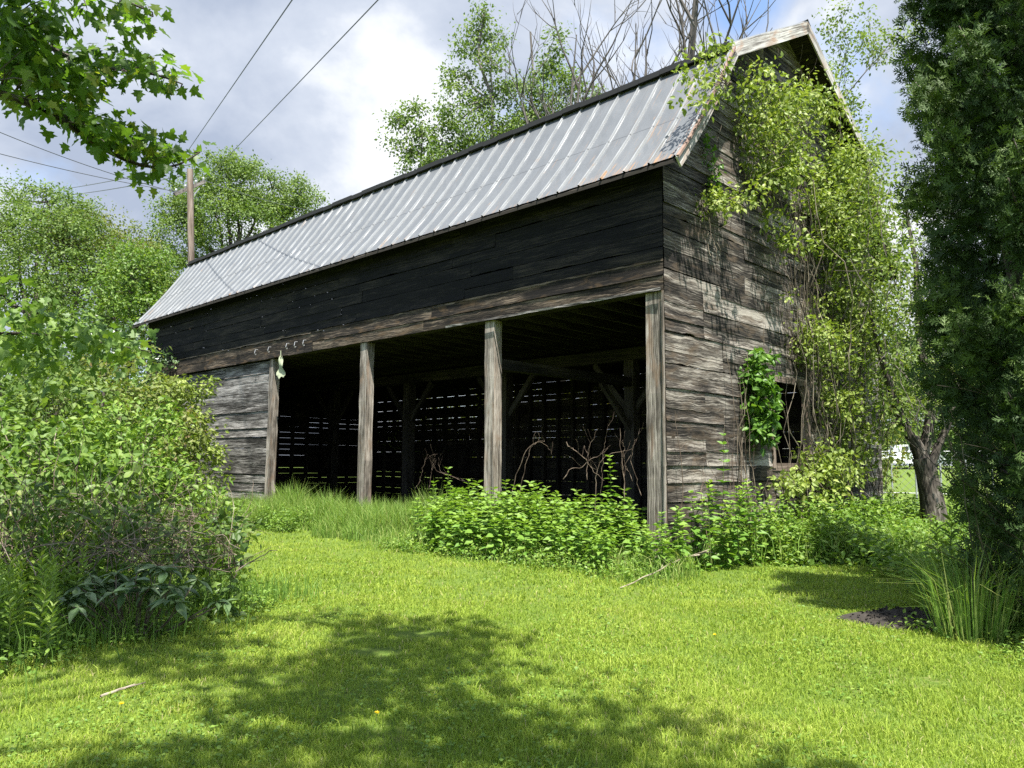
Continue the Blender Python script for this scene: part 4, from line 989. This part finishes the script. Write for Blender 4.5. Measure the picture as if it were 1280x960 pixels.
# ================================================================== TREES BEHIND THE BARN
def airy(label, px, Y, top, r0, bl, n, seed, extra=()):
    o = blob_tree('leafy_tree', label, (*at(px, 577, Y)[:2], 0), at(px+8, top, Y), r0, [(*at(x, y, Y+dy), r, r, r*k) for x, y, r, k, dy in bl], M['bgleaf'], M['greybark'], int(n*1.2), 34, .149, .4, seed, fill=.7, twigk=.8, lean=.01)
    return o
airy('tall airy young-leaved tree rising behind the middle of the roof', 598, 33, 10, .15, [(602, 20, .6, 1.3, 0), (590, 55, .9, 1.2, .3), (612, 75, .9, 1.1, -.4), (572, 95, .8, 1.2, .4), (625, 45, .5, 1.2, .2), (628, 115, .9, 1, 0), (562, 140, 1.0, 1.1, -.5), (598, 130, 1.1, 1.1, .6), (580, 180, 1.3, 1, 0), (625, 165, 1.1, 1, 0), (555, 195, 1.0, .9, 0), (545, 165, .5, 1, .3)], 215, 61)
airy('fuller green tree behind the roof, right of the tallest one', 655, 34, 40, .13, [(695, 50, .5, 1.2, 0), (690, 85, .9, 1.2, .3), (665, 110, .8, 1.2, 0), (715, 105, .8, 1.1, -.4), (680, 140, 1.2, 1, 0), (725, 140, .8, 1, .4), (650, 165, 1.1, 1, 0), (705, 165, 1.1, .9, 0), (745, 120, .5, 1, 0)], 170, 62)
airy('small leafy tree peeking over the roof left of the tall trees', 520, 32, 150, .08, [(497, 150, .42, 1, 0), (520, 135, .4, 1.2, .2), (490, 180, .4, 1, 0), (528, 165, .5, 1.2, 0), (510, 190, .5, 1, .2), (540, 200, .7, 1, 0), (505, 212, .4, .8, 0)], 62, 63)
for i, (px, Y, h, st, ln, lab) in enumerate(((752, 27, 18.5, 2, (-.06, 0), 'bare dead tree rising right of the leafy trees'), (805, 28, 19, 2, (-.05, 0), 'bare forked tree in the middle of the bare group'), (830, 26, 19.5, 3, (.0, 0), 'many-stemmed bare tree behind the roof'), (898, 25, 19, 2, (-.04, 0), 'bare tree closest to the gable peak'), (705, 31, 20, 1, (-.03, 0), 'thin bare tree among the leafy trees'), (905, 26, 15.5, 1, (.22, 0), 'bare tree bending over toward the gable peak'))):
    grow_tree('bare_tree', lab, (*at(px, 577, Y)[:2], 0), h, .2, 70+i, None, M['deadbark'], levels=4, stems=st, nch=(6, 4, 2), spreadk=.42, first=.45, lr=(.4, .5, .45), upk=.4, group='bare trees behind the barn')

# ================================================================== TREES ON THE LEFT
def B(px, py, Y, rx, rz=None, ry=None): return (*at(px, py, Y), rx, ry or rx, rz or rx)
blob_tree('broad_tree', 'broad green tree at the left edge of the skyline', (*at(30, 577, 34)[:2], 0), at(40, 400, 34), .35, [B(20, 320, 34, 3.2, 2.6), B(80, 330, 34, 2.6, 2.4), B(-40, 300, 35, 3, 3), B(50, 280, 35, 2.6, 1.5), B(0, 390, 33, 3, 2.2), B(110, 370, 33, 2.2, 1.8), B(60, 260, 36, 2.2, 1)], M['bgleaf'], M['bark'], 560, 26, .2, .5, 80, fill=.4)
blob_tree('broad_tree', 'olive tinged tree left of the utility pole', (*at(130, 577, 37)[:2], 0), at(125, 400, 37), .3, [B(125, 315, 37, 2.6, 1.9), B(100, 295, 37.5, 2.2, 1.3), B(155, 345, 36.5, 2., 1.8), B(180, 380, 36, 1.8, 2), B(110, 380, 36, 2.4, 2)], M['olive'], M['bark'], 430, 26, .19, .45, 81, fill=.4)
blob_tree('broad_tree', 'rounded maple standing behind the utility pole', (*at(290, 577, 42)[:2], 0), at(290, 330, 42), .35, [B(300, 235, 42, 2.3, 1.7), B(260, 260, 42, 2.2, 2.), B(340, 245, 42.5, 2., 1.7), B(375, 255, 43, 1.2, 1.2), B(225, 300, 41, 1.5, 1.6), B(215, 265, 41.5, 1, .9), B(300, 290, 42, 3.2, 2.2), B(210, 345, 40, 1.4, 1.6), B(285, 208, 42, 1.2, .8)], M['bgleaf'], M['bark'], 640, 26, .21, .48, 82, fill=.4)
blob_tree('broad_tree', 'slim light green tree between the skyline trees and the barn end', (*at(168, 577, 29)[:2], 0), at(165, 420, 29), .2, [B(165, 350, 29, 1.3, 1.3), B(190, 400, 28.5, 1.2, 1.3), B(140, 400, 29, 1.6, 1.6), B(160, 330, 29.5, .8, 1), B(195, 345, 30, .9, 1.1)], M['shrub'], M['bark'], 300, 24, .15, .36, 83, fill=.5)
for i, (px, py, Y, rx, m, lab) in enumerate(((20, 450, 22, 1.9, 'bgleaf', 'dark shrub under the skyline trees at the left edge'), (95, 440, 23, 1.9, 'dark', 'dark shrub under the left skyline trees, beside the barn-end shrub'), (150, 450, 24, 1.7, 'dark', 'green shrub left of the barn end'), (60, 500, 16, 1.6, 'bgleaf', 'dark leafy bush behind the left thicket'), (130, 490, 17, 1.5, 'olive', 'mid green bush behind the bramble thicket'), (160, 520, 20, 1.0, 'shrub', 'bright bush at the barn end wall'), (0, 480, 14, 1.5, 'bgleaf', 'bush at the left edge above the thicket'))):
    c = at(px, py, Y)
    blob_tree('bush', lab, (c[0], c[1], 0), (c[0], c[1], c[2]), .09, [(c[0], c[1], c[2], rx, rx, 1.2), (c[0]-.7*rx, c[1], c[2]-.9, rx*.8, rx*.8, 1.1), (c[0]+.7*rx, c[1], c[2]-.9, rx*.8, rx*.8, 1.1), (c[0], c[1]-.4, max(.7, c[2]-1.9), rx, rx, 1.1)], M[m], M['bark'], 230, 24, .13, .3, 90+i, cat='bush', fill=.5)
for i in range(7):
    q = b2w(W+1.6+.6*(i % 2), 1.5+i*2.9)
    blob_tree('bush', 'green bush behind the barn, glimpsed through the rear wall gaps', (*q, 0), (*q, 2), .06, [(*q, 2.6, 1.9, 1.9, 2.0), (q[0]+.5, q[1]+.8, 1.2, 1.5, 1.5, 1.2)], M['olive'], M['bark'], 150, 24, .14, .45, 300+i, 'bushes behind the barn', 'bush')
# honeysuckle in front of the left wall
c = at(240, 577, 18.2)
blob_tree('honeysuckle_bush', 'bright yellow-green bush in front of the grey left wall', (c[0], c[1], 0), (c[0], c[1], 2.0), .05, [B(215, 500, 18.2, .55, .55), B(245, 505, 18.1, .5, .7), B(232, 560, 18, .85, .9), B(190, 560, 18, .8, .9), B(262, 555, 18, .35, .5), B(225, 610, 17.8, .9, .7), B(180, 620, 17.5, .8, .7), B(255, 495, 18.2, .25, .3)], M['vine'], M['cane'], 300, 20, .105, .2, 101, cat='bush', fill=.6, twigk=.8)
c = at(150, 577, 13)
blob_tree('honeysuckle_bush', 'loose green bush left of the grey wall, before the barn end', (c[0], c[1], 0), (c[0], c[1], 1.8), .05, [B(150, 535, 13, .6, .5), B(190, 560, 12.7, .55, .6), B(110, 560, 12.5, .6, .6), B(165, 610, 12, .8, .6), B(230, 620, 12, .6, .5), B(205, 525, 13, .3, .3)], M['herb'], M['cane'], 210, 22, .1, .2, 102, cat='bush', fill=.6, twigk=.8)
c = at(60, 577, 9.5)
blob_tree('bush', 'leafy mid green bush overhanging the dead brambles', (c[0], c[1], 0), (c[0], c[1], 1.6), .04, [B(40, 560, 9.5, .7, .45), B(100, 585, 9.3, .5, .35), B(0, 540, 9.6, .5, .5), B(70, 545, 10, .5, .35), B(150, 600, 9.3, .45, .3), B(10, 600, 9, .5, .3)], M['shrub'], M['cane'], 110, 16, .115, .18, 103, cat='bush', T=OV, fill=.6, twigk=.8)
# bramble thicket with dead canes
rngb = np.random.default_rng(9); t = thing('bramble_thicket', 'tangled brambles with many grey dead canes at the left lawn edge', 'brambles', (-4.6, 8.2, 0)); g = G(); lg = G(); tb = np.array([-4.6, 8.2, 0])
for i in range(560):
    px = rngb.uniform(-40, 300); Y = rngb.uniform(6.8, 11.5); py = rngb.uniform(640, 720)
    a = at(px, py, Y); a[2] = max(0, min(a[2], .5)); hgt = rngb.uniform(.5, 1.25)*(1.2 if px < 180 else .75)
    hgt *= rngb.uniform(.5, 1.1); d = np.clip(rngb.normal(size=2)*.55, -1.2, .35 if px > 150 else .8)
    b = a+np.array([d[0]*(2 if i % 2 and px < 200 else 1), d[1], hgt*(.35 if i % 2 else 1)]); P = curve(a, b, 11, rngb.uniform(0, .35), .18, rngb, unit(np.array([rngb.normal()*.5, rngb.normal()*.5, .6])))
    g.tube(P-tb, np.linspace(.005, .0015, 11)*rngb.uniform(.6, 1.3), 4, rngb.random(), cap=False)
cs = []
for i in range(1700):
    px = rngb.uniform(-40, 305); Y = rngb.uniform(7.2, 11.8); q = at(px, 577, Y); q[2] = rngb.random()**1.3*(1.25 if px < 200 else .85); cs.append(q)
cs = np.array(cs)-tb; mm = np.array([vnoise(c[:1]*1.0+40, c[2:3]*1.6+c[1:2]*.6+40, 2.0, 77)[0] for c in cs]); cs = cs[mm > .47]
clumps(lg, OV, cs[::3], .15, 9, .055, rngb, .8); clumps(lg, OV, cs[1::3], .17, 9, .075, rngb, .8); clumps(lg, T_ovate(.38), cs[2::3], .2, 6, .11, rngb, .8)
g.build('canes', M['browncane'], t); lg.build('leaves', M['thicket'], t)
for i, (pts, r) in enumerate((([(0, 690, 7.2), (18, 640, 7.2), (40, 590, 7.3)], .01), ([(110, 650, 8), (160, 575, 8.2), (215, 585, 8.4)], .009), ([(180, 690, 7.6), (215, 630, 7.6), (275, 600, 7.8)], .007))):
    canes([([at(*q) for q in pts], r)], ('bent pale dead cane at the far left of the thicket', 'long dead cane arching over the middle of the thicket', 'dead cane arching out of the thicket toward the lawn')[i], 'cane', 'dead_cane')
# whorled dark-leaved rhododendron
rngr = np.random.default_rng(14); c = ground_at(170, 800); t = thing('rhododendron', 'low dark shrub with large whorled leathery leaves at the lawn edge', 'shrub', (c[0], c[1], 0)); g = G(); lg = G()
for i in range(46):
    a = rngr.uniform(0, 6.28); r = .62*rngr.random()**.5; tip = np.array([r*math.cos(a)*1.25, r*math.sin(a)*.9, .14+.42*(1-r*r*1.3)*rngr.uniform(.6, 1.15)])
    g.tube(curve((tip[0]*.2, tip[1]*.2, 0), tip, 6, .1, .05, rngr), .006, 4); k = rngr.integers(6, 9); th = rngr.uniform(0, 6.28)+np.arange(k)*2*PI/k
    leaves(lg, T_ovate(.2), np.tile(tip, (k, 1)), np.stack([np.cos(th), np.sin(th), rngr.uniform(-.9, .25, k)], 1), np.tile([0, 0, 1.], (k, 1))+rdir(k, rngr)*.35, .16*rngr.uniform(.7, 1.2, k), .1+.3*rngr.random()+.55*rngr.random(k))
g.build('stem', M['browncane'], t); lg.build('leaves', M['rhodo'], t)
# sapling with upright dark stem at the lawn edge
for i, (px, py, h, lab) in enumerate(((262, 775, 1.25, 'leafy sapling with a dark upright stem at the lawn edge'), (240, 765, 1.0, 'shorter sapling left of the upright lawn-edge sapling'), (285, 760, .85, 'low broad-leaved sapling nearest the lawn'), (215, 770, .9, 'sapling behind the rhododendron'), (275, 735, 1.0, 'pale-leaved sapling in the sun behind the lawn edge'))):
    q = ground_at(px, py); tt = nettle(h, 150+i, 'sapling', M['shrub'], .13, T_ovate(.36), .085, 2, .25, lab, 'sapling'); tt.location = (*q, 0)
    tt.rotation_euler = (0, .12 if i % 2 else -.08, i)
# goldenrod stand
GL = 'narrow-leaved green goldenrod in the stand at the left edge'; GG = 'goldenrod stand at the left edge'
gp = [nettle(h, 160+i, 'goldenrod', M['herb'], .13, NARROW, .022, 1, -.1, GL, 'goldenrod', GG) for i, h in enumerate((.62, .78, .9))]
for o in gp:
    pass
rg = np.random.default_rng(6); k = 0
while k < 95:
    px, py = rg.uniform(-60, 130), rg.uniform(735, 840); q = ground_at(px, py)
    if py > 800+.0*px and px > 70: continue
    o = gp[k] if k < 3 else dup(gp[k % 3], (0, 0, 0), rg.uniform(0, 6.28), rg.uniform(.75, 1.1)*(1.1 if py < 780 else .8)); o.location = (*q, 0); k += 1
for i, (px, py, h, lab) in enumerate(((140, 770, 1.05, 'light green seedling ash rising above the goldenrods'), (55, 775, 1.05, 'tall light-tipped herb behind the goldenrods'), (120, 760, .95, 'small herb behind the rhododendron'))):
    q = ground_at(px, py); tt = nettle(h, 170+i, 'herb', M['ivy'], .13, NARROW, .05, 2, -.15, lab, 'herb'); tt.location = (*q, 0)

# ================================================================== MAPLE (trunk outside the frame, left)
rngm = np.random.default_rng(17); mb = np.array([-4.6, .6, 0]); t = thing('maple', 'maple whose leafy branch hangs into the upper left corner', 'tree', mb); g = G(); lg = G()
tp = curve((0, 0, -.1), (.4, -.6, 10), 10, .02, .1, rngm); g.tube(tp, np.linspace(.32, .1, 10), 10)
# shade clumps above and behind the viewer
edge = np.array([(-4.4, 7.4), (-2.8, 7.65), (-1.9, 7.85), (-1.1, 7.55), (-.4, 7.5), (0, 7.05), (.35, 6.1), (.6, 5.3), (1.0, 4.6), (1.35, 3.8), (1.7, 3.0), (2.2, 1.5)])
cs = []
while len(cs) < 1000:
    x = rngm.uniform(-4.4, 2.1); ye = np.interp(x, edge[:, 0], edge[:, 1]); y = rngm.uniform(-.5, ye-.12)
    m = vnoise(np.array([x+20]), np.array([y+20]), 1.1, 21)[0]
    if m < (.16 if x > -1.4 else .5) and y < ye-.3: continue
    h = rngm.uniform(6.6, 10.5); k = h/math.tan(SUN_EL); p = np.array([x+SH[0]*k, y+SH[1]*k, h]); cs.append(p)
cs = np.array(cs)-mb; clumps(lg, MP, cs, .33, 16, .15, rngm, .6)
for i in range(26):
    c = cs[rngm.integers(len(cs))]; s = tp[rngm.integers(5, 10)]; P = curve(s, c, 8, .08, .1, rngm, (0, 0, 1)); g.tube(P, np.linspace(.06, .015, 8), 5)
# the visible branches
def MB(px, py, Y): return at(px, py, Y)-mb
br = [([MB(-160, 60, 4.0), MB(0, 118, 5.2), MB(55, 133, 5.6), MB(110, 175, 5.9), MB(160, 205, 6.1), MB(215, 215, 6.3), MB(250, 190, 6.4)], .035),
      ([MB(-160, -40, 4.2), MB(0, 20, 5.2), MB(60, 60, 5.5), MB(120, 85, 5.8), MB(190, 90, 6.1), MB(228, 105, 6.3)], .03),
      ([MB(-120, -60, 4.6), MB(40, -40, 5.3), MB(120, -15, 5.6), MB(165, 5, 5.8), MB(190, 15, 5.9)], .025)]
def sm(P, n=18):
    P = np.array(P); Q = np.stack([np.interp(np.linspace(0, 1, n), np.linspace(0, 1, len(P)), P[:, k]) for k in range(3)], 1)
    for _ in range(3): Q[1:-1] = (Q[:-2]+2*Q[1:-1]+Q[2:])/4
    return Q
for P, r in br:
    Q = sm(P); g.tube(np.vstack([[tp[6]], Q]), np.concatenate([[r*1.6], np.linspace(r, .006, 18)]), 6)
vis = []
for px, py, sx, sy, n, Y in ((20, 30, 30, 40, 26, 5.2), (60, 95, 42, 22, 30, 5.6), (110, 78, 20, 14, 12, 5.8), (165, 82, 26, 13, 15, 6), (205, 95, 14, 11, 7, 6.2), (25, 75, 30, 30, 20, 5.2), (95, 140, 26, 20, 20, 5.8), (130, 165, 22, 17, 18, 5.9), (60, 20, 24, 20, 10, 5.4), (130, 12, 26, 10, 10, 5.7), (178, 15, 12, 10, 6, 5.9), (195, 185, 20, 14, 10, 6.2), (228, 190, 14, 8, 4, 6.4), (172, 210, 4, 10, 3, 6.1), (200, 200, 10, 8, 2, 6.2), (30, 125, 25, 6, 5, 5.3), (0, 0, 30, 30, 14, 5), (160, 175, 20, 12, 8, 6.0)):
    for i in range(n): vis.append(MB(px+rngm.normal()*sx*.6, py+rngm.normal()*sy*.6, Y+rngm.normal()*.2))
vis = np.array(vis); clumps(lg, MP, vis, .16, 7, .098, rngm, .7, .6, .35)
lp = np.concatenate([sm(P, 30) for P, r in br])
for c in vis[::2]:
    j = np.argmin(((lp-c)**2).sum(1)); g.tube(curve(lp[j], c, 4, .1, .05, rngm), [.007, .006, .005, .003], 3, .2, cap=False)
# low branch at mid left
P = [MB(-220, 430, 5), MB(-60, 420, 6.2), MB(30, 415, 6.8), MB(110, 425, 7.2), MB(190, 440, 7.6)]; Q = sm(P); g.tube(np.vstack([[tp[2]], Q]), np.concatenate([[.04], np.linspace(.025, .005, 18)]), 5)
lo = []
for px, py, sx, sy, n, Y in ((20, 395, 35, 20, 16, 6.8), (70, 410, 35, 18, 16, 7), (120, 428, 30, 14, 14, 7.3), (175, 440, 22, 12, 9, 7.6), (15, 440, 30, 22, 14, 6.7), (60, 470, 30, 14, 8, 6.9)):
    for i in range(n): lo.append(MB(px+rngm.normal()*sx*.6, py+rngm.normal()*sy*.6, Y+rngm.normal()*.25))
l2 = G(); clumps(l2, MP, np.array(lo), .18, 7, .1, rngm, .7, .6, .25); tag(l2.build('branch_leaves', M['shrub'], t), 'leaves of the lowest branch, sunlight put into their brighter yellow-green')  # brighter leaf material than the crown stands in for sunlight
g.build('trunk', M['bark'], t, True); lg.build('crown', M['maple'], t)

# ================================================================== UTILITY POLE AND LINES
pb = at(233, 577, 31); pt_ = at(237.5, 212, 31); t = thing('utility_pole', 'brown wooden utility pole with a crossarm behind the barn end', 'pole', (pb[0], pb[1], 0)); o3 = np.array([pb[0], pb[1], 0])
g = G(); g.tube([(0, 0, -.2), (.02, 0, 6), pt_-o3], [.16, .14, .125], 12); g.build('pole', M['pole'], t, True)
a, b = at(218, 243, 30.8)-o3, at(256, 227, 31.6)-o3; g = G(); g.beam(a, b, .11, .14, r=.3); ca = g.build('crossarm', M['greybark'], t)
g = G(); g.beam((at(237, 250, 31)-o3), a*.45+b*.55+np.array([.3, .1, 0]), .04, .04); g.build('brace', M['galv'], ca)
for k in (.05, .35, .7, .95):
    q = a+(b-a)*k; g = G(); g.tube([q+np.array([0, 0, .07]), q+np.array([0, 0, .16]), q+np.array([0, 0, .22])], [.03, .05, .03], 8); g.build('insulator', M['galv'], ca)
def wire(p0, p1, sag, r, lab):
    p0 = np.array(p0); p1 = np.array(p1); tt = np.linspace(0, 1, 24)[:, None]; P = p0+(p1-p0)*tt-np.array([0, 0, 1])*sag*4*tt*(1-tt); g = G(); g.tube(P, r, 5, cap=False)
    tag(g.build('power_line', M['wire']), lab, 'wire', 'power lines')
top = pt_
wire(top+np.array([-.3, -.2, .3]), at(372, -10, 12), .0, .011, 'steep power line rising from the pole, left of the two')
wire(at(255, 227, 31.6), at(482, -10, 12.5), .0, .011, 'steep power line rising right of the pole over the roof')
wire(at(219, 240, 30.8), at(-20, 157, 24), .15, .014, 'topmost of the power lines running left from the pole')
wire(at(225, 240, 30.8), at(-20, 187, 24), .1, .014, 'second power line running left from the pole, below the topmost')
wire(at(240, 180+25, 31), at(20, 243, 62), .2, .022, 'distant power line rising toward the pole top')
wire(at(235, 218, 31), at(20, 247, 62), .3, .022, 'lowest distant power line left of the pole')
wire(at(256, 226, 31.6), at(420, 268, 44), .2, .014, 'faint power line descending right of the pole behind the roof')


# ------------------------------------------------------------------ render settings
SC.view_settings.view_transform = 'Standard'; SC.view_settings.look = 'None'; SC.view_settings.gamma = 1; SC.view_settings.exposure = 1.45
SC.render.engine = 'CYCLES'; c = SC.cycles
c.use_denoising = False; c.max_bounces = 7; c.diffuse_bounces = 4; c.transmission_bounces = 4; c.transparent_max_bounces = 4; c.glossy_bounces = 3
c.caustics_reflective = False; c.caustics_refractive = False; c.use_adaptive_sampling = True; c.adaptive_threshold = .006
